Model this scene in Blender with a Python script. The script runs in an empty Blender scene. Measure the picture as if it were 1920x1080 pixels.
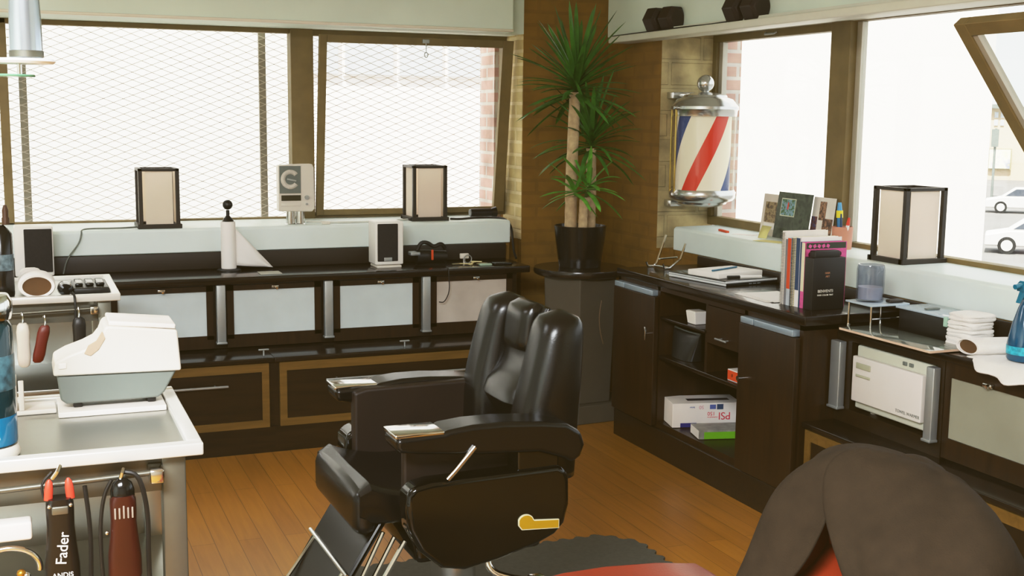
import bpy, bmesh, math, random
from mathutils import Vector, Matrix, noise
random.seed(7)
PI = math.pi
scene = bpy.context.scene
COL = scene.collection

# ------------------------------------------------------------------ materials
def lin(h):
    c = [int(h[i:i + 2], 16) / 255 for i in (0, 2, 4)]
    return tuple(x / 12.92 if x <= .04045 else ((x + .055) / 1.055) ** 2.4 for x in c) + (1,)

class N:
    """tiny node-tree helper"""
    def __init__(s, name):
        s.m = bpy.data.materials.new(name); s.m.use_nodes = True
        s.t = s.m.node_tree; s.b = s.t.nodes['Principled BSDF']
    def n(s, typ, **kw):
        x = s.t.nodes.new(typ)
        for k, v in kw.items():
            if k in x.inputs: x.inputs[k].default_value = v
            else: setattr(x, k, v)
        return x
    def l(s, a, b): s.t.links.new(a, b)

MATS = {}
def mat(name, hexc, rough=.5, metal=0., var=.12, vscale=9., bump=0., bscale=60., coat=0., spec=.5, trans=0., ior=1.45, alpha=1., sheen=0.):
    if name in MATS: return MATS[name]
    q = N(name); c = lin(hexc); b = q.b
    b.inputs['Roughness'].default_value = rough; b.inputs['Metallic'].default_value = metal
    b.inputs['Coat Weight'].default_value = coat; b.inputs['Specular IOR Level'].default_value = spec
    b.inputs['Transmission Weight'].default_value = trans; b.inputs['IOR'].default_value = ior
    b.inputs['Alpha'].default_value = alpha; b.inputs['Sheen Weight'].default_value = sheen
    tc = q.n('ShaderNodeTexCoord')
    nz = q.n('ShaderNodeTexNoise', Scale=vscale, Detail=4.); q.l(tc.outputs['Object'], nz.inputs['Vector'])
    r = q.n('ShaderNodeValToRGB')
    r.color_ramp.elements[0].position = .3; r.color_ramp.elements[1].position = .7
    r.color_ramp.elements[0].color = tuple(x * (1 - var) for x in c[:3]) + (1,)
    r.color_ramp.elements[1].color = tuple(min(1, x * (1 + var)) for x in c[:3]) + (1,)
    q.l(nz.outputs['Fac'], r.inputs['Fac']); q.l(r.outputs['Color'], b.inputs['Base Color'])
    if bump:
        n2 = q.n('ShaderNodeTexNoise', Scale=bscale, Detail=5.); q.l(tc.outputs['Object'], n2.inputs['Vector'])
        bp = q.n('ShaderNodeBump', Strength=bump, Distance=.004); q.l(n2.outputs['Fac'], bp.inputs['Height'])
        q.l(bp.outputs['Normal'], b.inputs['Normal'])
    MATS[name] = q.m
    return q.m

def wood(name, h1, h2, rough=.35, axis='X', scale=3., stretch=14., coat=.0):
    if name in MATS: return MATS[name]
    q = N(name); b = q.b; b.inputs['Roughness'].default_value = rough; b.inputs['Coat Weight'].default_value = coat; b.inputs['Specular IOR Level'].default_value = .3
    tc = q.n('ShaderNodeTexCoord'); mp = q.n('ShaderNodeMapping')
    s = [stretch] * 3; s['XYZ'.index(axis)] = 1.2
    mp.inputs['Scale'].default_value = s; q.l(tc.outputs['Object'], mp.inputs['Vector'])
    nz = q.n('ShaderNodeTexNoise', Scale=scale, Detail=6., Distortion=.6); q.l(mp.outputs['Vector'], nz.inputs['Vector'])
    r = q.n('ShaderNodeValToRGB'); r.color_ramp.elements[0].position = .32; r.color_ramp.elements[1].position = .68
    r.color_ramp.elements[0].color = lin(h1); r.color_ramp.elements[1].color = lin(h2)
    q.l(nz.outputs['Fac'], r.inputs['Fac']); q.l(r.outputs['Color'], b.inputs['Base Color'])
    MATS[name] = q.m; return q.m

def floor_mat():
    q = N('floor_planks'); b = q.b; b.inputs['Roughness'].default_value = .33
    tc = q.n('ShaderNodeTexCoord'); mp = q.n('ShaderNodeMapping')
    mp.inputs['Rotation'].default_value = (0, 0, PI / 2); q.l(tc.outputs['Object'], mp.inputs['Vector'])
    br = q.n('ShaderNodeTexBrick', Scale=1.0); br.inputs['Brick Width'].default_value = 1.3; br.inputs['Row Height'].default_value = .09
    br.inputs['Mortar Size'].default_value = .0016; br.inputs['Bias'].default_value = .0
    br.inputs['Color1'].default_value = lin('9e6c28'); br.inputs['Color2'].default_value = lin('aa762b'); br.inputs['Mortar'].default_value = lin('74501d')
    q.l(mp.outputs['Vector'], br.inputs['Vector'])
    m2 = q.n('ShaderNodeMapping'); m2.inputs['Scale'].default_value = (22, 1.3, 1); q.l(tc.outputs['Object'], m2.inputs['Vector'])
    nz = q.n('ShaderNodeTexNoise', Scale=2., Detail=6., Distortion=.8); q.l(m2.outputs['Vector'], nz.inputs['Vector'])
    mx = q.n('ShaderNodeMix', data_type='RGBA', blend_type='MULTIPLY'); mx.inputs[0].default_value = .55
    rr = q.n('ShaderNodeValToRGB'); rr.color_ramp.elements[0].color = (.72, .68, .62, 1); rr.color_ramp.elements[1].color = (1.1, 1.08, 1.05, 1)
    rr.color_ramp.elements[0].position = .3; rr.color_ramp.elements[1].position = .7
    q.l(nz.outputs['Fac'], rr.inputs['Fac']); q.l(br.outputs['Color'], mx.inputs[6]); q.l(rr.outputs['Color'], mx.inputs[7])
    q.l(mx.outputs[2], b.inputs['Base Color'])
    return q.m

def brick_mat(name, c1, c2, cm, rough=.8, w=.22, h=.075, mort=.012, bump=.6, plane='XZ', noise_amt=.5):
    q = N(name); b = q.b; b.inputs['Roughness'].default_value = rough
    tc = q.n('ShaderNodeTexCoord'); sp = q.n('ShaderNodeSeparateXYZ'); cb = q.n('ShaderNodeCombineXYZ')
    q.l(tc.outputs['Object'], sp.inputs[0])
    ad = q.n('ShaderNodeMath', operation='ADD'); q.l(sp.outputs['X'], ad.inputs[0]); q.l(sp.outputs['Y'], ad.inputs[1])
    q.l(ad.outputs[0], cb.inputs['X']); q.l(sp.outputs['Z'], cb.inputs['Y'])
    br = q.n('ShaderNodeTexBrick', Scale=1.); br.inputs['Brick Width'].default_value = w; br.inputs['Row Height'].default_value = h
    br.inputs['Mortar Size'].default_value = mort; br.inputs['Mortar Smooth'].default_value = .3
    br.inputs['Color1'].default_value = lin(c1); br.inputs['Color2'].default_value = lin(c2); br.inputs['Mortar'].default_value = lin(cm)
    q.l(cb.outputs[0], br.inputs['Vector'])
    nz = q.n('ShaderNodeTexNoise', Scale=7., Detail=7.); q.l(tc.outputs['Object'], nz.inputs['Vector'])
    rr = q.n('ShaderNodeValToRGB'); rr.color_ramp.elements[0].color = (1 - noise_amt,) * 3 + (1,); rr.color_ramp.elements[1].color = (1.12,) * 3 + (1,)
    rr.color_ramp.elements[0].position = .3; rr.color_ramp.elements[1].position = .65
    q.l(nz.outputs['Fac'], rr.inputs['Fac'])
    mx = q.n('ShaderNodeMix', data_type='RGBA', blend_type='MULTIPLY'); mx.inputs[0].default_value = 1.
    q.l(br.outputs['Color'], mx.inputs[6]); q.l(rr.outputs['Color'], mx.inputs[7]); q.l(mx.outputs[2], b.inputs['Base Color'])
    mh = q.n('ShaderNodeMath', operation='SUBTRACT'); q.l(nz.outputs['Fac'], mh.inputs[0]); q.l(br.outputs['Fac'], mh.inputs[1])
    bp = q.n('ShaderNodeBump', Strength=bump, Distance=.008); q.l(mh.outputs[0], bp.inputs['Height']); q.l(bp.outputs['Normal'], b.inputs['Normal'])
    return q.m

def stripe_mat():
    """spiral barber stripes around the object's Z axis"""
    q = N('spiral_stripes'); b = q.b; b.inputs['Roughness'].default_value = .4
    tc = q.n('ShaderNodeTexCoord'); sp = q.n('ShaderNodeSeparateXYZ'); q.l(tc.outputs['Object'], sp.inputs[0])
    at = q.n('ShaderNodeMath', operation='ARCTAN2'); q.l(sp.outputs['Y'], at.inputs[0]); q.l(sp.outputs['X'], at.inputs[1])
    k = q.n('ShaderNodeMath', operation='MULTIPLY'); q.l(at.outputs[0], k.inputs[0]); k.inputs[1].default_value = 2 / (2 * PI)
    z = q.n('ShaderNodeMath', operation='MULTIPLY'); q.l(sp.outputs['Z'], z.inputs[0]); z.inputs[1].default_value = -1.05
    a = q.n('ShaderNodeMath', operation='ADD'); q.l(k.outputs[0], a.inputs[0]); q.l(z.outputs[0], a.inputs[1])
    a2 = q.n('ShaderNodeMath', operation='ADD'); q.l(a.outputs[0], a2.inputs[0]); a2.inputs[1].default_value = 5.52
    f = q.n('ShaderNodeMath', operation='FRACT'); q.l(a2.outputs[0], f.inputs[0])
    r = q.n('ShaderNodeValToRGB'); r.color_ramp.interpolation = 'CONSTANT'; e = r.color_ramp.elements
    e[0].position = 0; e[0].color = lin('f0ebe2'); e[1].position = .30; e[1].color = lin('1f3f86')
    for p, c in ((.50, 'f0ebe2'), (.80, 'd2301c')):
        x = e.new(p); x.color = lin(c)
    q.l(f.outputs[0], r.inputs['Fac']); q.l(r.outputs['Color'], b.inputs['Base Color'])
    q.l(r.outputs['Color'], b.inputs['Emission Color']); b.inputs['Emission Strength'].default_value = .16   # faint glow added to the stripes to brighten them
    return q.m

def photo_mat(name, cols, scale=30.):
    if name in MATS: return MATS[name]
    q = N(name); b = q.b; b.inputs['Roughness'].default_value = .3
    tc = q.n('ShaderNodeTexCoord'); nz = q.n('ShaderNodeTexNoise', Scale=scale, Detail=3.); q.l(tc.outputs['Object'], nz.inputs['Vector'])
    r = q.n('ShaderNodeValToRGB'); e = r.color_ramp.elements
    e[0].position = .3; e[0].color = lin(cols[0]); e[1].position = .7; e[1].color = lin(cols[-1])
    for i, c in enumerate(cols[1:-1]):
        x = e.new(.3 + .4 * (i + 1) / (len(cols) - 1)); x.color = lin(c)
    q.l(nz.outputs['Fac'], r.inputs['Fac']); q.l(r.outputs['Color'], b.inputs['Base Color'])
    MATS[name] = q.m; return q.m

def glass_mat(name, hexc='ffffff', rough=.0, mix=.9):
    """thin clear glass: mostly transparent with a glossy reflection"""
    if name in MATS: return MATS[name]
    q = N(name); t = q.t; t.nodes.remove(q.b)
    out = [x for x in t.nodes if x.type == 'OUTPUT_MATERIAL'][0]
    tr = q.n('ShaderNodeBsdfTransparent'); tr.inputs['Color'].default_value = lin(hexc)
    gl = q.n('ShaderNodeBsdfGlossy'); gl.inputs['Roughness'].default_value = max(rough, .02)
    fr = q.n('ShaderNodeFresnel', IOR=1.45); mx = q.n('ShaderNodeMixShader')
    ge = q.n('ShaderNodeNewGeometry'); mr = q.n('ShaderNodeMapRange'); q.l(ge.outputs['Backfacing'], mr.inputs['Value'])
    mr.inputs['To Min'].default_value = 1.45; mr.inputs['To Max'].default_value = 1 / 1.45; q.l(mr.outputs['Result'], fr.inputs['IOR'])
    ml = q.n('ShaderNodeMath', operation='MULTIPLY'); q.l(fr.outputs[0], ml.inputs[0]); ml.inputs[1].default_value = mix
    q.l(ml.outputs[0], mx.inputs[0]); q.l(tr.outputs[0], mx.inputs[1]); q.l(gl.outputs[0], mx.inputs[2]); q.l(mx.outputs[0], out.inputs[0])
    MATS[name] = q.m; return q.m

SAGE = mat('sage_paint', 'd8e3d6', .7, var=.04, vscale=3, bump=.05)
SILLM = mat('sill_paint', 'dfeae6', .45, var=.04, vscale=4)
CREAM = mat('bounce_lit_cream', 'e9e0cf', .55, var=.03)
BROWNW = brick_mat('brown_painted_brick', '87621f', '835f1e', '7e5b1d', bump=.14, noise_amt=.16)
REVEAL = brick_mat('window_lit_painted_brick', 'c2ae7c', 'bca874', 'd0bf92', bump=.5, noise_amt=.3)  # brown painted brick made paler: window light is in the colour
PLASTER = brick_mat('window_lit_cracked_plaster', 'b8a87e', 'b2a176', 'b5a57b', bump=.8, noise_amt=.5, w=.4, h=.14)  # tan is the brown paint with window light put into the colour
REDBRICK = brick_mat('red_brick', 'dcafa2', 'e2b8ab', 'e6dcd2', bump=.4, noise_amt=.3)
FRAMEM = mat('window_frame_paint', '786741', .55, var=.12)
FRAMEL = mat('window_channel_metal', 'b9b2a4', .4, .3, var=.05)
WALN = wood('dark_walnut', '1b1105', '2a1b0a', .34, 'X', coat=.12)
WALNZ = wood('dark_walnut_upright', '201305', '301d0a', .36, 'Z')
WALNTOP = wood('dark_worktop', '170f08', '21160d', .2, 'X', coat=.2)
OLIVE = wood('lit_drawer_edging', '5e451a', '705424', .45, 'X')  # lighter wood edging with light painted into its tone
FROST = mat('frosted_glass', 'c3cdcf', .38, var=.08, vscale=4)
FROSTD = mat('frosted_glass_shaded', '8d8c7c', .4, var=.12, vscale=3)  # darker copy of the frosted glass, shade put into the colour
SILVER = mat('pale_silver', 'd5d7d8', .45, .1, var=.03)
ALU = mat('brushed_aluminium', 'a9adad', .42, .7, var=.06)
CHROME = mat('chrome', 'd4d4d2', .12, 1., var=.02)
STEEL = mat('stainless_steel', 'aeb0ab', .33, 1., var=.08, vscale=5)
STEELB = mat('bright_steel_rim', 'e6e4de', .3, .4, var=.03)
STEELD = mat('shaded_steel', '6d6c62', .4, .8, var=.1)  # darker copy of the steel, shade painted into its colour
LEATHER = mat('black_leather', '060505', .27, var=.2, bump=.08, bscale=220, spec=.5)
LEATHERI = mat('inner_arm_vinyl', '1c1008', .5, var=.2, bump=.1, bscale=200)
GLOSSB = mat('gloss_black_enamel', '060504', .08, var=.1, coat=.1, spec=.4)
REDL = mat('red_leather', '6e240e', .36, var=.12, bump=.1, bscale=200)
GOLD = mat('gold_badge', 'b98f1e', .35, .35, var=.05)
WHITE = mat('white_plastic', 'e9e4de', .4, var=.02)
OFFW = mat('beige_plastic', 'd8d0c4', .4, var=.03)
GREYP = mat('grey_plastic', '6b716c', .45, var=.05)
BLACK = mat('black_plastic', '14110e', .4, var=.1)
BLACKG = mat('black_gloss_plastic', '0c0b0a', .15, var=.1)
GRILLE = mat('speaker_cloth', '25211f', .85, var=.15, vscale=90)
PAPER = mat('white_paper', 'efe9e4', .8, var=.02)
SHADE = mat('lantern_paper', 'f4ece2', .8, var=.03)
def translucent(m, col, f):
    t = m.node_tree; out = [x for x in t.nodes if x.type == 'OUTPUT_MATERIAL'][0]; b = t.nodes['Principled BSDF']
    tr = t.nodes.new('ShaderNodeBsdfTranslucent'); tr.inputs['Color'].default_value = lin(col); mx = t.nodes.new('ShaderNodeMixShader'); mx.inputs[0].default_value = f
    t.links.new(b.outputs[0], mx.inputs[1]); t.links.new(tr.outputs[0], mx.inputs[2]); t.links.new(mx.outputs[0], out.inputs[0])
translucent(SHADE, 'fff3e6', .5)
TOWEL = mat('terry_cotton', 'ece6e0', .95, var=.04, bump=.5, bscale=260, sheen=.3)
REDP = mat('dark_red_handle', '5f1d0e', .4, var=.08)
MAROON = mat('maroon_plastic', '330f08', .3, var=.12)
REDT = mat('bright_red', 'd8402c', .45, var=.05)
RUBBER = mat('grey_rubber_mat', '4c4a42', .8, var=.12, vscale=60)
JACKET = mat('brown_canvas', '281f15', .9, var=.14, vscale=30, bump=.25, bscale=300, spec=.15)
BLUEL = mat('blue_liquid', '0e5f86', .1, var=.1, spec=.7)
TEALB = mat('teal_plastic', '0d6a86', .2, var=.1)
DTEAL = mat('dark_teal_glass', '0b2a30', .08, var=.1)
LEAF = mat('yucca_leaf', '3f7328', .38, var=.35, vscale=14)
LEAFL = mat('young_yucca_leaf', '5c9636', .36, var=.3, vscale=20)
CANE = mat('pale_cane_bark', 'b59d7a', .8, var=.2, vscale=35, bump=.5, bscale=90)
SOIL = mat('potting_soil', '2a1d10', .95, var=.3, vscale=60)
POTM = mat('black_glazed_pot', '15110d', .22, var=.1)
PEDM = mat('grey_pedestal', '4d463a', .55, var=.06)
PEDT = mat('pedestal_top', '1f1711', .18, var=.1)
ORANGE = mat('orange_card', 'cf4a1c', .5, var=.04)
PINK = mat('pink_print', 'd2588f', .5, var=.15, vscale=60)
NAVY = mat('navy_card', '2c4668', .5, var=.1)
PURPLE = mat('blue_violet_card', '2c2a78', .5, var=.1)
GREEN = mat('lime_card', '6fae1c', .5, var=.05)
YELLOW = mat('yellow_paper', 'd9d08a', .7, var=.05)
YELLB = mat('bright_yellow', 'ecd934', .5, var=.03)
CLEARG = glass_mat('clear_glass', 'f6f8f6')
SMOKEG = glass_mat('smoky_glass', 'e2e4ea', .05)
GREENG = mat('glass_edge_green', '5d8f70', .15, var=.05)
ASPH = mat('asphalt', '6e6b68', .9, var=.1, vscale=.6)
EXTW = mat('white_render', 'f3efea', .85, var=.01)
EXTWIN = mat('far_window_glass', 'b4babe', .5, var=.06)
CARW = mat('white_car_paint', 'd8d4ce', .4, var=.02)
CARG = mat('car_glass', '4a4f58', .3, var=.1)
TYRE = mat('tyre_rubber', '1c1a18', .7, var=.1)
BEIGEB = mat('beige_facade', 'c4ae90', .85, var=.04)
MESHM = mat('expanded_steel', 'c6bab0', .6, .1, var=.1)
POSTM = mat('galvanised_post', '8d867a', .5, .3, var=.1)
CABLE = mat('black_cable', '17130f', .5)
CABLEG = mat('grey_cable', '6d7168', .5)
FILMW = mat('ivory_plastic_film', 'e8dfd6', .3, var=.05)

# ------------------------------------------------------------------ mesh builder
class MB:
    def __init__(s): s.bm = bmesh.new()
    def _add(s, verts, faces, mi=0):
        vs = [s.bm.verts.new(v) for v in verts]
        for f in faces:
            try:
                fc = s.bm.faces.new([vs[i] for i in f]); fc.material_index = mi
            except ValueError: pass
        return vs
    def box(s, x0, x1, y0, y1, z0, z1, mi=0):
        v = [(x, y, z) for z in (z0, z1) for y in (y0, y1) for x in (x0, x1)]
        s._add(v, [(0, 2, 3, 1), (4, 5, 7, 6), (0, 1, 5, 4), (2, 6, 7, 3), (0, 4, 6, 2), (1, 3, 7, 5)], mi); return s
    def obox(s, c, size, rot=None, mi=0):
        c = Vector(c); h = [x / 2 for x in size]; R = rot or Matrix.Identity(3)
        v = [c + R @ Vector((sx * h[0], sy * h[1], sz * h[2])) for sz in (-1, 1) for sy in (-1, 1) for sx in (-1, 1)]
        s._add(v, [(0, 2, 3, 1), (4, 5, 7, 6), (0, 1, 5, 4), (2, 6, 7, 3), (0, 4, 6, 2), (1, 3, 7, 5)], mi); return s
    def rbox(s, x0, x1, y0, y1, z0, z1, r=.01, seg=3, rot=None, mi=0):
        b = bmesh.new(); m = MB(); m.bm.free(); m.bm = b
        m.box(x0, x1, y0, y1, z0, z1); r = min(r, .49 * min(x1 - x0, y1 - y0, z1 - z0))
        bmesh.ops.bevel(b, geom=list(b.edges), offset=r, segments=seg, profile=.5, affect='EDGES')
        c = Vector(((x0 + x1) / 2, (y0 + y1) / 2, (z0 + z1) / 2))
        b.verts.index_update()
        vs = [(c + rot @ (v.co - c)) if rot else v.co.copy() for v in b.verts]
        s._add(vs, [[v.index for v in f.verts] for f in b.faces], mi); b.free(); return s
    def cyl(s, p0, p1, r0, r1=None, n=20, caps=True, mi=0):
        p0, p1 = Vector(p0), Vector(p1); r1 = r0 if r1 is None else r1
        d = (p1 - p0).normalized(); a = d.orthogonal().normalized(); b = d.cross(a)
        v = [p + (a * math.cos(t) + b * math.sin(t)) * r for p, r in ((p0, r0), (p1, r1)) for t in [2 * PI * i / n for i in range(n)]]
        f = [(i, (i + 1) % n, n + (i + 1) % n, n + i) for i in range(n)]
        if caps: f += [tuple(range(n - 1, -1, -1)), tuple(range(n, 2 * n))]
        s._add(v, f, mi); return s
    def lathe(s, prof, c=(0, 0, 0), n=32, mi=0):
        c = Vector(c); v = []; f = []
        for r, z in prof:
            for i in range(n):
                t = 2 * PI * i / n; v.append(c + Vector((r * math.cos(t), r * math.sin(t), z)))
        for k in range(len(prof) - 1):
            for i in range(n):
                j = (i + 1) % n; f.append((k * n + i, k * n + j, (k + 1) * n + j, (k + 1) * n + i))
        if prof[0][0] > 1e-4: f.append(tuple(range(n - 1, -1, -1)))
        if prof[-1][0] > 1e-4: f.append(tuple((len(prof) - 1) * n + i for i in range(n)))
        s._add(v, f, mi); return s
    def sph(s, c, r, n=20, mi=0, sc=(1, 1, 1)):
        c = Vector(c); m = n // 2
        prof = [(max(1e-5, r * math.sin(PI * k / m)), -r * math.cos(PI * k / m)) for k in range(m + 1)]
        v = []; f = []
        for rr, z in prof:
            for i in range(n):
                t = 2 * PI * i / n; v.append(c + Vector((rr * math.cos(t) * sc[0], rr * math.sin(t) * sc[1], z * sc[2])))
        for k in range(m):
            for i in range(n):
                j = (i + 1) % n; f.append((k * n + i, k * n + j, (k + 1) * n + j, (k + 1) * n + i))
        s._add(v, f, mi); return s
    def tube(s, pts, r, n=8, mi=0, smooth=0):
        pts = [Vector(p) for p in pts]
        for _ in range(smooth):
            q = [pts[0]]
            for a, b in zip(pts, pts[1:]): q += [a * .75 + b * .25, a * .25 + b * .75]
            pts = q + [pts[-1]]
        v = []; f = []; up = None
        for i, p in enumerate(pts):
            d = (pts[min(i + 1, len(pts) - 1)] - pts[max(i - 1, 0)]).normalized()
            if up is None: up = d.orthogonal().normalized()
            up = (up - d * up.dot(d)).normalized(); b = d.cross(up)
            v += [p + (up * math.cos(2 * PI * k / n) + b * math.sin(2 * PI * k / n)) * r for k in range(n)]
        for i in range(len(pts) - 1):
            for k in range(n):
                j = (k + 1) % n; f.append((i * n + k, i * n + j, (i + 1) * n + j, (i + 1) * n + k))
        f += [tuple(range(n - 1, -1, -1)), tuple((len(pts) - 1) * n + k for k in range(n))]
        s._add(v, f, mi); return s
    def prism(s, poly, axis, a0, a1, mi=0):
        """polygon in the plane across `axis`: y -> (x,z), x -> (y,z), z -> (x,y)"""
        def P(p, a): return {'y': (p[0], a, p[1]), 'x': (a, p[0], p[1]), 'z': (p[0], p[1], a)}[axis]
        n = len(poly); v = [P(p, a0) for p in poly] + [P(p, a1) for p in poly]
        s._add(v, [tuple(range(n)), tuple(range(2 * n - 1, n - 1, -1))] + [(i, n + i, n + (i + 1) % n, (i + 1) % n) for i in range(n)], mi); return s
    def loft(s, rings, cap0=True, cap1=True, closed=True, mi=0):
        n = len(rings[0]); v = [p for r in rings for p in r]; f = []
        for k in range(len(rings) - 1):
            for i in range(n if closed else n - 1):
                j = (i + 1) % n; f.append((k * n + i, k * n + j, (k + 1) * n + j, (k + 1) * n + i))
        if cap0: f.append(tuple(range(n - 1, -1, -1)))
        if cap1: f.append(tuple((len(rings) - 1) * n + i for i in range(n)))
        s._add(v, f, mi); return s
    def quad(s, *p, mi=0): s._add(p, [tuple(range(len(p)))], mi); return s
    def build(s, name, mats, parent=None, world=True, bevel=0, seg=2, smooth=True, ang=38, solid=0, subsurf=0):
        bmesh.ops.recalc_face_normals(s.bm, faces=s.bm.faces)
        if parent and world:
            off = Vector((0, 0, 0)); p = parent
            while p: off += p.location; p = p.parent
            bmesh.ops.translate(s.bm, verts=s.bm.verts, vec=-off)
        me = bpy.data.meshes.new(name); s.bm.to_mesh(me); s.bm.free()
        for m in (mats if isinstance(mats, (list, tuple)) else [mats]): me.materials.append(m)
        o = bpy.data.objects.new(name, me); COL.objects.link(o)
        if parent: o.parent = parent
        if smooth:
            me.shade_smooth(); me.set_sharp_from_angle(angle=math.radians(ang))
        if solid:
            d = o.modifiers.new('solid', 'SOLIDIFY'); d.thickness = solid
        if bevel:
            d = o.modifiers.new('bevel', 'BEVEL'); d.width = bevel; d.segments = seg; d.limit_method = 'ANGLE'; d.angle_limit = math.radians(40)
            d.harden_normals = True
        if subsurf:
            d = o.modifiers.new('sub', 'SUBSURF'); d.levels = subsurf; d.render_levels = subsurf
        return o

def sring(cx, cy, z, hx, hy, e=2.6, n=28):
    out = []
    for i in range(n):
        t = 2 * PI * i / n; c, s_ = math.cos(t), math.sin(t)
        out.append((cx + hx * math.copysign(abs(c) ** (2 / e), c), cy + hy * math.copysign(abs(s_) ** (2 / e), s_), z))
    return out

def tag(o, label=None, cat=None, group=None, kind=None):
    if label: o['label'] = label
    if cat: o['category'] = cat
    if group: o['group'] = group
    if kind: o['kind'] = kind
    return o
def thing(name, label, cat, loc=(0, 0, 0), rz=0., group=None):
    o = bpy.data.objects.new(name, None); COL.objects.link(o); o.empty_display_size = .05
    o.location = loc; o.rotation_euler = (0, 0, rz)
    return tag(o, label, cat, group)
def struct(name, mb, m, parent=None, **kw):
    o = mb.build(name, m, parent, **kw)
    if not parent: o['kind'] = 'structure'
    return o
def dup(root, loc, rz=None, label=None):
    r = root.copy(); COL.objects.link(r); r.location = loc
    if rz is not None: r.rotation_euler = (0, 0, rz)
    if label: r['label'] = label
    for ch in list(root.children):
        c = ch.copy(); COL.objects.link(c); c.parent = r
        for g in list(ch.children):
            d = g.copy(); COL.objects.link(d); d.parent = c
    return r
def lettering(name, body, size, origin, right, up, m, parent, depth=.0006, align='LEFT'):
    cu = bpy.data.curves.new(name, 'FONT'); cu.body = body; cu.size = size; cu.extrude = depth; cu.align_x = align; cu.align_y = 'CENTER'
    t = bpy.data.objects.new(name, cu); COL.objects.link(t)
    dg = bpy.context.evaluated_depsgraph_get(); me = bpy.data.meshes.new_from_object(t.evaluated_get(dg))
    bpy.data.objects.remove(t); bpy.data.curves.remove(cu)
    R = Vector(right).normalized(); U = Vector(up).normalized(); n = R.cross(U)
    off = Vector((0, 0, 0)); p = parent
    while p: off += p.location; p = p.parent
    M = Matrix((R, U, n)).transposed().to_4x4(); M.translation = Vector(origin) - off
    me.transform(M); me.materials.clear(); me.materials.append(m); me.name = name
    o = bpy.data.objects.new(name, me); COL.objects.link(o); o.parent = parent
    return o
def rotz(a): return Matrix.Rotation(a, 3, 'Z')

# ------------------------------------------------------------------ key planes (metres; camera stands at x=0, y=0)
YP, XP = 6.53, 3.272          # faces of the brown corner pier
YG, XG = 6.815, 3.625         # window planes
YS, XS = 6.38, 3.318          # sill fronts
ZS, ZB = 1.056, .928          # sill top, splashback top
ZC = .84                      # low worktops
YR, XR = 5.878, 2.726         # window reveals beside the pier
ZH = 2.12                     # soffit
# ================================================================== SETTING
struct('floor', MB().box(-3.2, 3.8, -2.6, 7.0, -.1, 0), floor_mat(), smooth=False)
struct('ceiling', MB().box(-3.2, 3.8, -2.6, 7.0, 2.95, 3.05), mat('ceiling_paint', 'dcdacb', .8, var=.02), smooth=False)
struct('wall_left', MB().box(-3.3, -3.2, -2.6, 7.0, 0, 2.95), SAGE, smooth=False)
struct('wall_front', MB().box(-3.2, 3.8, -2.7, -2.6, 0, 2.95), mat('room_paint', 'a39c8c', .7, var=.03), smooth=False)
# corner pier of brown painted brick: back face and right face
struct('wall_corner', MB().box(XR, XG, YP, YG + .05, 0, 2.95).box(XP, XG, YR, YP, 0, 2.95), BROWNW, smooth=False)
# reveals (the pier's cheeks beside the glass, window light put into their colours)
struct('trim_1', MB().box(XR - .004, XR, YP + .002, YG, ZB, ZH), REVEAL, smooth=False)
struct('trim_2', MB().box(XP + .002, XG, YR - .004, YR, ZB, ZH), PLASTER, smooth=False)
# back wall: below the window, and header above it
struct('wall_back', MB().box(-3.2, XR - .13, YS + .02, YG + .05, 0, ZB).box(XR - .13, XR, YP + .06, YG + .05, 0, ZB), BROWNW, smooth=False)
struct('wall_back_header', MB().box(-3.2, 2.605, 6.40, YG + .05, ZH, 2.95).box(2.605, XR, YP, YG + .05, ZH, 2.95), SAGE, smooth=False)
struct('trim_3', MB().rbox(-3.2, 2.603, 6.378, 6.41, ZH - .001, ZH + .014, .006), CREAM)  # cream strip painted for light bouncing onto the header's lower edge
# sill boxes
def sill(name, poly, axis, a0, a1):
    return struct(name, MB().prism(poly, axis, a0, a1), SILLM, bevel=.006)
sill('trim_4', [(YS, ZB), (YS, ZS - .012), (YS + .012, ZS), (YG + .03, ZS + .004), (YG + .03, ZB)], 'x', -3.2, 2.595)
sill('trim_5', [(XS, ZB), (XS, ZS - .012), (XS + .012, ZS), (XG + .03, ZS + .004), (XG + .03, ZB)], 'y', -2.6, 5.77)
struct('wall_right', MB().box(XS + .01, XG + .1, -2.6, 5.77, 0, ZB).box(XP + .05, XG + .1, 5.77, YR, 0, ZB), BROWNW, smooth=False)
struct('wall_right_header', MB().box(XP - .004, XG + .1, -2.6, YP - .001, ZH, 2.95), SAGE, smooth=False)
struct('trim_6', MB().rbox(3.142, XP, -2.6, 6.27, 2.068, 2.104, .005).box(3.2, XG, -2.6, YR, 2.104, ZH + .004), mat('ledge_paint', 'd3d3c4', .5, var=.04))
# back windows
w1 = struct('window_1', MB().box(-3.2, 1.417, YG - .03, YG + .03, ZS, 1.069).box(-3.2, 1.417, YG - .03, YG + .03, 2.093, ZH)
            .box(-.09, -.045, YG - .03, YG + .03, ZS, ZH), FRAMEM, bevel=.003)
MB().box(-3.2, 1.417, YG - .003, YG + .003, 1.069, 2.093).build('pane', CLEARG, w1, smooth=False)
struct('trim_7', MB().box(1.417, 1.546, YG - .05, YG + .05, ZS, ZH), FRAMEM, bevel=.004)
w2 = struct('window_2', MB().box(1.546, XR, YG - .03, YG + .03, ZS, 1.085).box(1.546, XR, YG - .03, YG + .03, 2.085, ZH)
            .box(XR - .03, XR, YG - .03, YG + .03, 1.085, 2.085), FRAMEM, bevel=.003)
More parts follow.
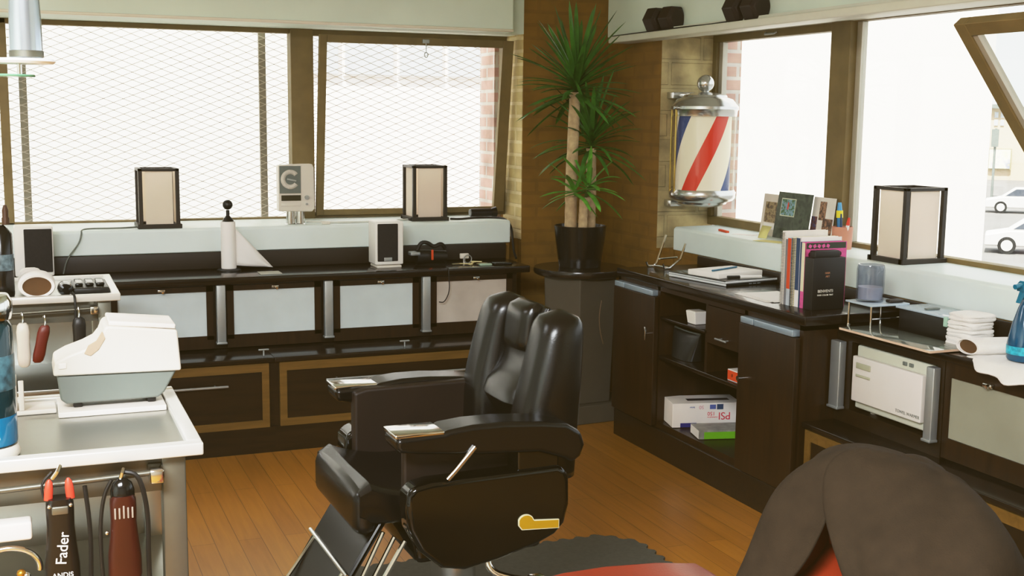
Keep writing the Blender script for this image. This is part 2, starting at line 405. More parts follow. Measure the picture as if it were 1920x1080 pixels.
# hopper sash leaning into the room from its bottom hinge
def leaning(y, z, x): return Vector((x, YG - .025 - (z - 1.085) * .135 + y, z))
sb = MB()
def sash_bar(x0, x1, z0, z1, d=.035):
    v = [leaning(dy, z, x) for z in (z0, z1) for dy in (-d, 0) for x in (x0, x1)]
    sb._add(v, [(0, 2, 3, 1), (4, 5, 7, 6), (0, 1, 5, 4), (2, 6, 7, 3), (0, 4, 6, 2), (1, 3, 7, 5)])
sash_bar(1.55, 1.592, 1.075, 2.085); sash_bar(2.635, 2.703, 1.075, 2.085); sash_bar(1.592, 2.635, 1.075, 1.108); sash_bar(1.592, 2.635, 2.043, 2.085)
sash = sb.build('sash', FRAMEM, w2, bevel=.003)
MB().quad(leaning(-.017, 1.108, 1.592), leaning(-.017, 1.108, 2.635), leaning(-.017, 2.043, 2.635), leaning(-.017, 2.043, 1.592)).build('pane', CLEARG, sash, smooth=False)
b = MB(); c0 = leaning(-.036, 2.064, 2.16)
b.rbox(c0.x - .02, c0.x + .02, c0.y - .012, c0.y + .003, c0.z - .01, c0.z + .012, .003)
ring = [(c0.x + .01 * math.sin(t), c0.y - .01, c0.z - .075 + .014 * math.cos(t)) for t in [2 * PI * i / 14 for i in range(15)]]
b.tube([(c0.x, c0.y - .008, c0.z - .005), (c0.x, c0.y - .01, c0.z - .062)], .003).tube(ring, .003, 6)
b.build('catch', ALU, sash)
# right windows
w3 = struct('window_3', MB().box(XG - .03, XG + .03, 4.79, YR, ZS, 1.104).box(XG - .03, XG + .03, 4.79, YR, 2.066, ZH)
            .box(XG - .03, XG + .03, 5.835, YR, 1.104, 2.066), FRAMEM, bevel=.003)
MB().box(XG - .012, XG + .02, 5.8, 5.835, 1.104, 2.066).build('channel', FRAMEL, w3, bevel=.002)
MB().box(XG - .003, XG + .003, 4.79, 5.83, 1.104, 2.066).build('pane', CLEARG, w3, smooth=False)
b = MB(); b.tube([(XG - .033, 5.36, 2.09), (XG - .045, 5.35, 2.082), (XG - .045, 5.27, 2.082), (XG - .033, 5.26, 2.09)], .005)
b.build('catch', ALU, w3)
struct('trim_8', MB().box(XG - .05, XG + .05, 4.645, 4.79, ZS, ZH), FRAMEM, bevel=.004)
w4 = struct('window_4', MB().box(XG - .03, XG + .03, 3.2, 4.645, ZS, 1.08).box(XG - .03, XG + .03, 3.2, 4.645, 2.1, ZH)
            .box(XG - .03, XG + .03, 3.2, 3.26, 1.08, 2.1), FRAMEM, bevel=.003)
MB().box(XG - .012, XG + .02, 4.61, 4.645, 1.08, 2.1).build('channel', FRAMEL, w4, bevel=.002)
MB().box(XG - .003, XG + .003, 3.26, 4.61, 1.08, 2.1).build('pane', CLEARG, w4, smooth=False)
w5 = struct('window_5', MB().box(XG - .03, XG + .03, .9, 3.2, ZS, 1.08).box(XG - .03, XG + .03, .9, 3.2, 2.1, ZH), FRAMEM, bevel=.003)
# big hopper sash tipped well into the room
A0 = Vector((3.585, 0, 1.125)); A1 = Vector((2.888, 0, 1.977)); dv = (A1 - A0).normalized(); nv = Vector((-dv.z, 0, dv.x))
sb = MB()
def tip_bar(y0, y1, a0, a1, n0=-.02, n1=.02, m=sb):
    L = (A1 - A0).length
    v = [A0 + dv * (a * L) + nv * nn + Vector((0, y, 0)) for a in (a0, a1) for nn in (n0, n1) for y in (y0, y1)]
    m._add(v, [(0, 2, 3, 1), (4, 5, 7, 6), (0, 1, 5, 4), (2, 6, 7, 3), (0, 4, 6, 2), (1, 3, 7, 5)])
tip_bar(3.15, 3.2, 0, 1); tip_bar(.95, 1.0, 0, 1); tip_bar(1.0, 3.15, .955, 1); tip_bar(1.0, 3.15, 0, .05)
sash = sb.build('sash', FRAMEM, w5, bevel=.003)
m = MB(); tip_bar(3.128, 3.15, .05, .95, -.012, .012, m); m.build('channel', FRAMEL, sash)
m = MB(); tip_bar(1.0, 3.14, .04, .96, -.002, .002, m); m.build('pane', CLEARG, sash, smooth=False)
struct('wall_right_end', MB().box(XP, XG + .1, -2.6, .9, ZB, ZH), SAGE, smooth=False)

# ---------------------------------------------------------------- outdoors
struct('ground_outside', MB().box(-30, 80, -30, 110, -3.5, -3.35), ASPH, smooth=False)
bl = thing('white_building', 'white building across the alley with a row of grey upper windows', 'building', (0, 10.6, -3.35))
MB().box(-9, 4.6, 10.5, 14, -3.35, 7).build('wall', EXTW, bl, smooth=False)
for x0, x1 in ((2.17, 2.62), (2.66, 3.12), (3.16, 3.58), (3.62, 4.03)):
    f = MB().box(x0, x1, 10.47, 10.52, 1.985, 2.9).build('window', EXTW, bl, smooth=False)
    MB().box(x0 + .012, x1 - .012, 10.46, 10.469, 2.0, 2.89).build('pane', EXTWIN, f, smooth=False)
bl = thing('white_building', 'plain white building filling the view from the right-hand windows', 'building', (7.5, 9, -3.35))
MB().prism([(6.0, 6.27), (6.0, 14), (9.5, 14), (9.5, 10.2)], 'z', -3.35, 8).build('wall', EXTW, bl, smooth=False)
struct('wall_outside_brick', MB().box(2.68, 3.7, YG + .06, 7.12, -3.3, 3.05), REDBRICK, smooth=False)
struct('wall_outside_brick', MB().box(XG + .02, 3.80, 5.9, 6.85, -3.3, 3.05), REDBRICK, smooth=False)
# security grille outside the back windows
g = thing('security_grille', 'diamond mesh security grille on steel posts outside the back windows', 'grille', (0, 7.06, 1))
mm = MB(); zz0, zz1, xa, xb = .95, 2.2, -1.6, 2.66; sl = .40
for sgn in (1, -1):
    k = -40
    while k < 80:
        xs = xa + k * .105; p = []
        # clip the slanted strand to the panel
        pts = []
        for (z) in (zz0, zz1):
            x = xs + (z - zz0) / sl if sgn > 0 else xs - (z - zz0) / sl + (zz1 - zz0) / sl
            pts.append(Vector((x, 7.06 + .004 * sgn, z)))
        a, c = pts
        if a.x > c.x: a, c = c, a
        if c.x > xa and a.x < xb:
            d = c - a
            if a.x < xa: a = a + d * ((xa - a.x) / d.x)
            if c.x > xb: c = c - d * ((c.x - xb) / d.x)
            mm.cyl(a, c, .0024, n=4, caps=False)
        k += 1
mm.build('mesh_panel', MESHM, g, smooth=False)
for x in (.025, 1.316):
    MB().box(x - .02, x + .02, 7.075, 7.1, .9, 2.25).build('post', POSTM, g)
# the street far below the right-hand windows
DIR = Vector((.7023, .7118, 0)); SIDE = Vector((.7118, -.7023, 0))
def S(d, s_, z): v = DIR * d + SIDE * s_; return Vector((v.x, v.y, z))
def car(label, d, s_, L=4.4):
    o = S(d, s_, -3.35); r = thing('car', label, 'car', o, math.atan2(SIDE.y, SIDE.x), 'white cars parked across the street')
    h = L / 2
    MB().prism([(-h, .3), (-h, .72), (-h + .9, .9), (h - .5, .95), (h, .75), (h, .3)], 'y', -.85, .85).build('body', CARW, r, world=False, bevel=.06)
    MB().prism([(-h + .8, .88), (-h + 1.5, 1.38), (h - 1.5, 1.42), (h - .5, .93)], 'y', -.72, .72).build('cabin', CARW, r, world=False, bevel=.05)
    MB().prism([(-h + 1.0, .95), (-h + 1.55, 1.33), (h - 1.55, 1.36), (h - .8, .97)], 'y', -.735, .735).build('side_window', CARG, r, world=False)
    for x in (-h + .8, h - .8):
        for y in (-.78, .78):
            w = MB().cyl((x, y - .1, .33), (x, y + .1, .33), .33, n=24).build('wheel', TYRE, r, world=False)
            MB().cyl((x, y - .115, .33), (x, y + .115, .33), .21, n=16).build('hub', CARW, w, world=False)
    return r
car('white car parked nearest below the right-hand window', 50, 1.5)
car('white car in the far row, seen above the nearer white car', 72, 1.1)
fb = thing('street_building', 'pale beige building across the street with a dark cornice', 'building', S(112, 2, -3.35))
def SB(m, s0, s1, d0, d1, z0, z1):
    v = [S(d, q, z) for z in (z0, z1) for d in (d0, d1) for q in (s0, s1)]
    m._add(v, [(0, 2, 3, 1), (4, 5, 7, 6), (0, 1, 5, 4), (2, 6, 7, 3), (0, 4, 6, 2), (1, 3, 7, 5)]); return m
SB(MB(), -5, 30, 112, 118, -3.35, 2.9).build('wall', BEIGEB, fb, smooth=False)
SB(MB(), -5, .15, 111.4, 118, 2.75, 3.1).build('cornice', GREYP, fb, smooth=False)
for q in (-1.45, -.95):
    for z in (1.3, 1.95): SB(MB(), q, q + .3, 111.9, 112, z, z + .5).build('window', EXTWIN, fb, smooth=False)
SB(MB(), 1.6, 4, 111.8, 112, -3.0, -.4).build('door_panel', REDBRICK, fb, smooth=False)
SB(MB(), -1.75, .12, 111.7, 112, -2.45, -.65).build('poster_frame', mat('poster_edge', '9a8f70', .6), fb, smooth=False)
SB(MB(), -1.65, .02, 111.6, 111.7, -2.35, -.75).build('poster', photo_mat('poster_print', ['e8e2a0', 'f2e9d0', '7d86a0', 'e6d060'], .9), fb, smooth=False)
tl = thing('traffic_light', 'traffic light on a grey pole at the far kerb', 'traffic light', S(85, -.95, -3.35))
MB().cyl(S(85, -.95, -3.35), S(85, -.95, 1.2), .08).build('pole', GREYP, tl)
SB(MB(), -1.2, -.75, 84.8, 85.2, .0, 1.15).build('signal_head', GREYP, tl)

# ================================================================== FITTED FURNITURE
# ---- back wall: low base with drawers
def base_unit(label, x0, x1, handle):
    r = thing('drawer_base', label, 'cabinet', ((x0 + x1) / 2, 6.0, 0), group='low drawer bases along the back wall')
    MB().box(x0, x1, 5.76, 6.37, .0, .45).box(x0, x1, 5.745, 5.76, 0, .128).build('carcass', WALN, r, smooth=False)
    MB().rbox(x0 - .0, x1, 5.735, 6.03, .45, .475, .004).build('top', WALNTOP, r)
    d = MB(); e = .035; a0, a1 = x0 + .026, x1 - .026
    d.box(a0, a1, 5.742, 5.76, .405, .447).box(a0, a1, 5.742, 5.76, .128, .165).box(a0, a0 + e, 5.742, 5.76, .165, .405).box(a1 - e, a1, 5.742, 5.76, .165, .405)
    fr = d.build('drawer', OLIVE, r, smooth=False)
    MB().box(a0 + e, a1 - e, 5.748, 5.77, .165, .405).build('front_panel', WALN, fr, smooth=False)
    h = MB(); hx0, hx1 = handle
    h.rbox(hx0, hx1, 5.71, 5.722, .345, .356, .003)
    for x in (hx0 + .06, hx1 - .06): h.cyl((x, 5.72, .35), (x, 5.748, .35), .004, n=8)
    h.build('handle', ALU, fr)
    t = MB(); tx = (x0 + x1) / 2 - .02 if x0 > 1 else 1.06
    t.cyl((tx, 5.80, .475), (tx, 5.80, .502), .004, n=8).rbox(tx - .026, tx + .026, 5.795, 5.805, .5, .508, .003)
    t.build('lid_pull', ALU, r)
    return r
base_unit('low dark drawer base behind the steel carts, left of the barber chair', -.3, 1.1, (.0, .874))
base_unit('low dark drawer base behind the black barber chair', 1.1, 2.5, (1.35, 2.27))
# ---- back wall: shallow cabinets with frosted flap doors
def flap_cabinet(label, x0, x1, kn, frost=FROST):
    r = thing('flap_cabinet', label, 'cabinet', ((x0 + x1) / 2, 6.2, .475), group='frosted flap cabinets along the back wall')
    MB().box(x0, x1, 6.05, 6.375, .475, .80).build('carcass', WALN, r, smooth=False)
    fx0, fx1, z0, z1 = x0 + .033, x1 - .033, .525, .797
    d = MB(); w = .034
    d.box(fx0, fx1, 6.03, 6.05, z1 - .028, z1).box(fx0, fx1, 6.03, 6.05, z0 - .045, z0 + .02).box(fx0, fx0 + w, 6.03, 6.05, z0, z1).box(fx1 - w, fx1, 6.03, 6.05, z0, z1)
    door = d.build('door', WALNZ, r, smooth=False)
    MB().box(fx0 + w, fx1 - w, 6.036, 6.046, z0 + .02, z1 - .028).build('frosted_panel', frost, door, smooth=False)
    k = MB(); k.rbox(kn - .018, kn + .018, 6.012, 6.03, .776, .79, .003).cyl((kn + .006, 6.012, .778), (kn + .006, 6.004, .776), .006, n=10); k.build('knob', CHROME, door)
    return r
b0 = [-.21, .335, .89, 1.435, 1.963, 2.5]
labs = ['frosted flap cabinet mostly hidden behind the rear steel cart', 'frosted flap cabinet directly right of the rear steel cart',
        'frosted flap cabinet under the paper towel roll', 'frosted flap cabinet under the small speaker on the worktop', 'frosted flap cabinet under the clutter by the corner, a wire loop hanging on it']
for i in range(5):
    flap_cabinet(labs[i], b0[i], b0[i + 1], [.06, .607, 1.164, 1.718, 2.252][i], mat('frosted_glass_rosy', 'bdb2a8', .38, var=.16, vscale=5) if i == 4 else FROST)
plabs = ['aluminium strip right of the rear steel cart, between two flap cabinets', 'aluminium strip between flap cabinets, right of the paper towel sheet', 'aluminium strip beside the corner flap cabinet']
for i, x in enumerate(b0[2:5]):
    p = MB().rbox(x - .022, x + .022, 5.992, 6.028, .512, .803, .004).rbox(x - .026, x + .026, 5.988, 6.028, .506, .516, .002).build('metal_strip', ALU)
    tag(p, plabs[i], 'metal strip', 'aluminium strips between the flap cabinets')
wt = thing('worktop', 'long dark wood worktop along the back wall', 'worktop', (.6, 6.2, .8))
MB().rbox(-1.3, 2.56, 6.0, 6.379, .803, ZC, .005).build('slab', WALNTOP, wt)
MB().rbox(-1.3, 2.56, 6.362, 6.38, ZC, ZB - .001, .003).build('splashback', mat('dark_splashback', '281e15', .45, var=.1), wt)
# ---- right wall: tall cabinet
tc = thing('tall_cabinet', 'dark wood cabinet with open shelves beside the pedestal', 'cabinet', (3.1, 4.7, 0))
c = MB(); XF, XB = 2.84, 3.31
c.box(XF, XB, 3.89, 3.915, .0, .84).box(XF, XB, 5.46, 5.485, 0, .84).box(XB - .02, XB, 3.915, 5.46, .14, .84).box(XF, XB - .02, 3.915, 5.46, .14, .172)
c.box(XF, XB - .02, 5.045, 5.07, .172, .84).box(XF, XB - .02, 4.285, 4.31, .172, .84).box(XF, XB, 3.89, 5.485, .82, .84)
c.build('carcass', WALNZ, tc, smooth=False)
MB().rbox(XF - .012, XB - .1, 3.89, 5.485, 0, .14, .004).build('plinth', WALN, tc)
MB().rbox(XF - .006, XB + .005, 3.875, 5.5, .84, .88, .004).build('top', WALNTOP, tc)
MB().rbox(XF - .004, XB - .02, 4.31, 5.045, .486, .504, .003).build('shelf', WALNTOP, tc)
MB().rbox(XF - .002, XB - .02, 4.63, 5.045, .682, .696, .003).build('shelf', WALNTOP, tc)
MB().box(XF + .01, XB - .02, 4.62, 4.64, .504, .82).build('divider', WALNZ, tc, smooth=False)
dr = MB().box(XF + .004, XF + .3, 4.315, 4.618, .645, .815).build('drawer', WALNZ, tc, smooth=False)
b = MB().rbox(XF - .024, XF - .016, 4.42, 4.51, .677, .685, .002)
for y in (4.44, 4.49): b.cyl((XF - .02, y, .681), (XF + .004, y, .681), .003, n=8)
b.build('handle', ALU, dr)
for y0, y1, ky, side in ((5.05, 5.48, 5.085, 1), (3.9, 4.305, 4.255, 0)):
    d = MB().rbox(XF - .03, XF - .003, y0, y1, .15, .79, .003).build('door', WALNZ, tc)
    s = MB(); w = y1 - y0; s.rbox(XF - .032, XF + .01, y0 + .02, y0 + w * .72, .792, .819, .003).rbox(XF - .032, XF + .01, y0 + w * .745, y1 - .01, .792, .819, .003)
    s.build('metal_strip', mat('pale_metal_strip', '9fb0bd', .3, .5, var=.05), d)
    k = MB()
    if side: k.rbox(XF - .062, XF - .054, ky - .006, ky + .006, .575, .64, .002).cyl((XF - .058, ky, .607), (XF - .03, ky, .607), .004, n=8)
    else: k.cyl((XF - .03, ky, .557), (XF - .055, ky, .557), .005, n=8).cyl((XF - .055, ky, .557), (XF - .062, ky, .557), .011, n=12)
    k.build('knob', CHROME, d)
# ---- right wall: recessed run in front of the camera's right
rb = thing('drawer_base', 'low dark drawer base under the towel warmer', 'cabinet', (3.05, 2.2, 0))
MB().box(2.865, 3.31, .4, 3.885, 0, .43).build('carcass', WALN, rb, smooth=False)
MB().rbox(2.845, 3.02, .4, 3.885, .43, .453, .004).build('top', WALNTOP, rb)
for y0, y1 in ((2.55, 3.86), (1.2, 2.51)):
    d = MB(); e = .035
    d.box(2.846, 2.864, y0, y1, .385, .427).box(2.846, 2.864, y0, y1, .128, .165).box(2.846, 2.864, y0, y0 + e, .165, .385).box(2.846, 2.864, y1 - e, y1, .165, .385)
    f = d.build('drawer', OLIVE, rb, smooth=False)
    MB().box(2.852, 2.864, y0 + e, y1 - e, .165, .385).build('front_panel', WALN, f, smooth=False)
    MB().rbox(2.815, 2.826, y0 + .2, y1 - .2, .33, .341, .003).cyl((2.82, y0 + .3, .335), (2.852, y0 + .3, .335), .004).cyl((2.82, y1 - .3, .335), (2.852, y1 - .3, .335), .004).build('handle', ALU, f)
ob = thing('open_cabinet', 'open dark cabinet bay holding the towel warmer', 'cabinet', (3.15, 3.58, .453))
MB().box(3.0, 3.31, 3.79, 3.885, .453, .81).box(3.0, 3.31, 3.275, 3.31, .453, .81).box(3.295, 3.31, 3.31, 3.79, .453, .81).box(3.0, 3.295, 3.31, 3.79, .453, .512).box(3.0, 3.295, 3.31, 3.79, .785, .81).build('carcass', WALN, ob, smooth=False)
for y, l in ((3.85, 'aluminium strip between the tall cabinet and the towel warmer'), (3.31, 'aluminium strip at the near side of the towel warmer')):
    w = .03 if y > 3.5 else .02
    p = MB().rbox(2.965, 2.998, y - w, y + w, .513, .781, .004).rbox(2.96, 2.998, y - w - .003, y + w + .003, .508, .518, .002).build('metal_strip', ALU)
    tag(p, l, 'metal strip')
fc = thing('flap_cabinet', 'flap cabinet with a shaded frosted door right of the towel warmer', 'cabinet', (3.15, 2.9, .453))
MB().box(3.02, 3.31, 2.2, 3.27, .453, .81).build('carcass', WALN, fc, smooth=False)
d = MB(); d.box(3.0, 3.02, 2.2, 3.27, .755, .81).box(3.0, 3.02, 2.2, 3.27, .46, .535).box(3.0, 3.02, 3.245, 3.27, .535, .755).box(3.0, 3.02, 2.2, 2.24, .535, .755)
door = d.build('door', WALNZ, fc, smooth=False)
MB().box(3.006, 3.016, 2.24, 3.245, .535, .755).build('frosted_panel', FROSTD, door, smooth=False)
MB().rbox(2.985, 3.0, 3.04, 3.08, .758, .773, .003).cyl((2.985, 3.052, .766), (2.975, 3.052, .764), .007, n=10).build('knob', CHROME, door)
wt = thing('worktop', 'lower dark worktop below the right-hand window', 'worktop', (3.15, 2.5, .81))
MB().rbox(2.99, 3.317, .4, 3.872, .81, ZC, .004).build('slab', WALNTOP, wt)
MB().rbox(3.3, 3.318, .4, 3.872, ZC, ZB - .001, .003).build('splashback', mat('dark_splashback', '31261b'), wt)
sp = MB().rbox(3.3, 3.318, 3.9, 5.48, .881, ZB - .001, .003).build('splashback', mat('dark_splashback', '31261b'), tc)

# ================================================================== BARBER CHAIRS
def barber_chair(label, loc, lm, inner, body, recline=0.):
    r = thing('barber_chair', label, 'barber chair', loc, math.radians(1.), 'hydraulic barber chairs')
    ox, oy = .30, .33                       # local coordinates: x runs from arm tip to back, y from near arm to far arm
    def B(m, name, mt, par=r, **kw):
        if recline and name.startswith(('backrest', 'headrest')):
            for v in m.bm.verts: v.co.y = .42 + (v.co.y - .33) * .5
            bmesh.ops.rotate(m.bm, verts=m.bm.verts, cent=(.46, .33, .60), matrix=Matrix.Rotation(recline, 3, 'Y'))
        bmesh.ops.translate(m.bm, verts=m.bm.verts, vec=Vector((-ox, -oy, 0)))
        return m.build(name, mt, par, world=False, **kw)
    B(MB().lathe([(.31, 0), (.31, .02), (.29, .045), (.12, .075), (.075, .09)], (ox, oy, 0.012), 48), 'base', CHROME)
    B(MB().cyl((ox, oy, .09), (ox, oy, .3), .07, n=28).cyl((ox, oy, .3), (ox, oy, .46), .055, n=28), 'pump_column', CHROME)
    B(MB().rbox(.08, .47, .04, .62, .40, .47, .02), 'seat_frame', body)
    B(MB().tube([(.30, .05, .40), (.30, .03, .355), (.36, .0, .335), (.42, -.02, .33)], .011, 10, smooth=2).rbox(.40, .45, -.04, .0, .315, .345, .008), 'pump_lever', CHROME)
    # arms
    armp = [(0, .794), (-.002, .765), (.01, .752), (.06, .744), (.25, .724), (.42, .714), (.49, .69), (.525, .673), (.55, .69), (.562, .722), (.55, .762), (.505, .79), (.42, .803), (.31, .811), (.22, .811), (.15, .804), (.135, .797)]
    panp = [(.028, .585), (.03, .63), (.05, .654), (.10, .662), (.48, .668), (.507, .655), (.517, .63), (.519, .55), (.505, .495), (.475, .465), (.42, .442), (.30, .412), (.20, .396), (.13, .41), (.07, .465), (.035, .53)]
    for far in (0, 1):
        y0, y1 = (.58, .70) if far else (-.045, .075)
        a = B(MB().prism(armp, 'y', y0, y1), 'armrest', lm, bevel=.024, seg=4)
        pm = MB(); pm.rbox(-.004, .137, y0 + .004, y1 - .004, .791, .803, .004)
        pl = B(pm, 'ashtray_lid', CHROME, a)
        B(MB().prism(panp, 'y', y0 + .005, y1 - .035 if not far else y1 - .005), 'side_panel', body, bevel=.018, seg=4)
        yi0, yi1 = (y0 - .03, y0 + .02) if far else (y1 - .02, y1 + .012)
        B(MB().prism([(.05, .56), (.05, .785 if far else .745), (.09, .795 if far else .75), (.50, .80 if far else .74), (.51, .75 if far else .70), (.51, .56)], 'y', yi0, yi1), 'inner_panel', inner, bevel=.01)
        yy = y0 + .03 if not far else y1 - .03
        B(MB().prism([(.36, .64), (.36, .74), (.49, .72), (.49, .64)], 'y', y0 + .02, y1 - .02), 'arm_post', body, bevel=.008)
        ys = y0 - .002 if not far else y1 + .002
        B(MB().tube([(.142, ys, .668), (.165, ys, .69), (.222, ys, .752)], .0085, 10), 'strut', CHROME)
        if not far:
            bm_ = MB()
            out = [(.356, .508)] + [(.379 + .024 * math.cos(t), .518 + .021 * math.sin(t)) for t in [PI - i * PI / 10 * .92 for i in range(1, 11)]] + [(.405, .520), (.482, .513), (.482, .487), (.385, .4935), (.366, .495)]
            bm_.prism(out, 'y', y0 - .0005, y0 + .01)
            bd = B(bm_, 'badge', mat('badge_border', 'd8cfa8', .4))
            cx = sum(p[0] for p in out) / len(out); cz = sum(p[1] for p in out) / len(out)
            ins = []
            n = len(out)
            for i in range(n):
                p0, p1, p2 = Vector(out[i - 1]), Vector(out[i]), Vector(out[(i + 1) % n])
                e1 = (p1 - p0).normalized(); e2 = (p2 - p1).normalized()
                nn = (Vector((e1.y, -e1.x)) + Vector((e2.y, -e2.x)))
                nn = nn.normalized() * .0026
                ins.append((p1.x + nn.x, p1.y + nn.y))
            B(MB().prism(ins, 'y', y0 - .0012, y0 + .004), 'badge_face', GOLD, bd)
    # seat cushion: rolled front edge, dished top
    rings = []
    for k in range(17):
        x = -.065 + .52 * k / 16; t = k / 16
        top = .635 - .055 * math.sin(min(1, t / .45) * PI / 2) + .0
        bot = .50
        if k == 0: top, bot = .60, .53
        if k == 1: top = .628
        ring = []
        for j in range(24):
            u = 2 * PI * j / 24; yy = math.copysign(abs(math.cos(u)) ** .35, math.cos(u)); zz = math.copysign(abs(math.sin(u)) ** .45, math.sin(u))
            sad = .018 * abs(yy) ** 3 if zz > 0 else 0
            ring.append((x, .33 + .245 * yy, (top + bot) / 2 + (top - bot) / 2 * zz + sad))
        rings.append(ring)
    B(MB().loft(rings), 'seat', lm)
    B(MB().rbox(-.08, -.01, .09, .57, .48, .615, .034, 5), 'front_apron', lm)
    # leg rest
    def LR(a, b): return (.0 - .19 * a + .03 * b, .53 - .30 * a + .012 * b)
    B(MB().prism([LR(0, 0), LR(1, 0), LR(1, 1.2), LR(0, 1.2)], 'y', .10, .50), 'leg_rest', lm, bevel=.015, seg=3)
    fr = MB(); x0, z0 = LR(.50, -.35); x1, z1 = LR(1.0, -.3)
    fr.tube([(x0, .51, z0), (x0, .09, z0)], .006, 8)
    for yy in (.14, .46): fr.tube([(x0 + .008, yy, z0), (x1 - .01, yy, z1), (x1 - .09, yy, z1 - .02)], .006, 8)
    fr.rbox(x1 - .12, x1 - .02, .10, .50, z1 - .035, z1 - .018, .006)
    B(fr, 'footrest', CHROME)
    lk = MB()
    for i, yy in enumerate((.06, .10, .15)): lk.tube([(.055 - .018 * i, yy, .47), (-.03 - .02 * i, yy, .33 - .02 * i)], .007, 8)
    B(lk, 'link_bar', CHROME)
    # backrest: two upholstered wings and a recessed centre
    def wing(far):
        rings = []
        for k in range(29):
            t = k / 28; z = .60 + .487 * t
            xf = .412 + .012 * t + .115 * max(0, t - .35) ** 1.15; xb = .595 + .028 * t
            out = .035 + .07 * max(0, t - .5) ** 1.6
            wd = .19 - .05 * max(0, t - .3)
            hy = wd / 2; hx = (xb - xf) / 2
            if t > .84:
                q = (t - .84) / .16; f = max(.02, 1 - q ** 2.6) ** (1 / 2.6); hx *= .35 * (1 - q ** 8) + .65 * f; hy *= .35 * (1 - q ** 8) + .65 * f
            cy = out + wd / 2 + .0
            cx = (xf + xb) / 2
            if far: cy = .66 - cy
            rings.append(sring(cx, cy, z, hx, hy, 2.7, 32))
        return MB().loft(rings)
    B(wing(0), 'backrest_wing', lm, ang=180); B(wing(1), 'backrest_wing', lm, ang=180)
    rings = []
    for k in range(15):
        t = k / 14; z = .58 + .497 * t
        xf = .49 + .03 * t - .075 * math.exp(-((z - .80) / .065) ** 2); xb = .58 + .025 * t
        hx = (xb - xf) / 2; hy = .17 - .05 * t
        if t > .85:
            q = (t - .85) / .15; f = math.sqrt(max(.03, 1 - q * q * .95)); hx *= f
        rings.append(sring((xf + xb) / 2, .33, z, hx, hy, 3.4, 32))
    B(MB().loft(rings), 'backrest', lm)
    rings = []
    for k in range(13):
        t = k / 12; z = .93 + .157 * t
        xf = .478 + .018 * t; xb = .595; hx = (xb - xf) / 2; hy = .087
        f = math.sqrt(max(.03, 1 - (2 * t - 1) ** 6)); hx *= f; hy *= (.75 + .25 * f)
        rings.append(sring((xf + xb) / 2, .33, z, hx, hy, 3.2, 32))
    B(MB().loft(rings), 'headrest', lm)
    return r
CH = (1.189, 3.367, 0)
barber_chair('black leather barber chair with a gold badge on its side panel', CH, LEATHER, LEATHERI, GLOSSB)
RC = (.985, 1.575, 0); REC = math.radians(24)
barber_chair('red leather barber chair under the brown jacket', RC, REDL, REDL, GLOSSB, REC)
# jacket hung around the red chair's back
def jacket():
    r = thing('jacket', 'brown canvas jacket draped over the back of the red barber chair', 'jacket', (RC[0] + .245, RC[1] + .02, .565), math.radians(1.))
    r.rotation_euler = (0, REC, math.radians(1.))
    rings = []; n = 72
    for k in range(22):
        t = k / 21; z = .54 - .60 * t
        grow = math.sqrt(max(0, 1 - (1 - min(1, t / .38)) ** 2.2))
        a = .05 + .20 * grow + .03 * t; bb = .045 + .10 * grow + .03 * t
        ring = []
        for j in range(n + 1):
            u = 2 * PI * j / n
            c, s_ = math.cos(u), math.sin(u)
            # front opening at direction -x, parting downwards
            gap = max(0, min(1.1, (t - .28) * 3.0))
            uu = -PI + gap + (2 * PI - 2 * gap) * j / n - .46 + 1.25 * t + 1.1 * max(0, t - .28)
            c, s_ = math.cos(uu), math.sin(uu)
            e = 2.4
            x = bb * math.copysign(abs(c) ** (2 / e), c); y = a * math.copysign(abs(s_) ** (2 / e), s_)
            fold = .014 * grow * math.sin(7 * uu + 3 * t + 1.2 * math.sin(5 * t)) + .028 * (noise.noise(Vector((x * 7, y * 7, z * 6)))) + .008 * math.sin(26 * y + 14 * z)
            l = math.hypot(x, y) or 1
            lap = .012 * (1 if j < 3 else 0)
            ring.append((x + x / l * fold - lap, y + y / l * fold, z + .25 * y * grow + .015 * math.sin(3 * uu) * grow + .02 * noise.noise(Vector((uu, t * 3, 2)))))
        rings.append(ring)
    o = MB().loft(rings, cap0=True, cap1=False, closed=False).build('jacket_body', JACKET, r, world=False, ang=180, solid=.007, subsurf=1)
    # collar along the ridge
    cr = []
    for k in range(15):
        t = k / 14; y = -.14 + .30 * t
        cr.append([(.02 + .05 * math.cos(u) + .01 * math.sin(9 * t), y, .52 + .25 * y - .6 * (t - .5) ** 2 + .022 * math.sin(u)) for u in [2 * PI * i / 12 for i in range(12)]])
    MB().loft(cr).build('collar', JACKET, r, world=False, ang=180)
    return r
jacket()
# rubber mat
mt = []
def edge(p, q, n):
    for i in range(n):
        t = i / n; d = .018 if i % 4 in (1, 2) else 0
        v = Vector(p).lerp(Vector(q), t); nn = Vector((q[1] - p[1], p[0] - q[0])).normalized(); mt.append((v.x + nn.x * d, v.y + nn.y * d))
edge((.35, 2.62), (2.16, 2.62), 100); edge((2.16, 2.62), (2.165, 3.97), 80); edge((2.165, 3.97), (2.06, 4.085), 8); edge((2.06, 4.085), (.35, 4.085), 100); edge((.35, 4.085), (.35, 2.62), 88)
tag(MB().prism(mt, 'z', 0, .011).build('rubber_mat', RUBBER, smooth=False), 'dark grey rubber mat with serrated edges under the black barber chair', 'mat')

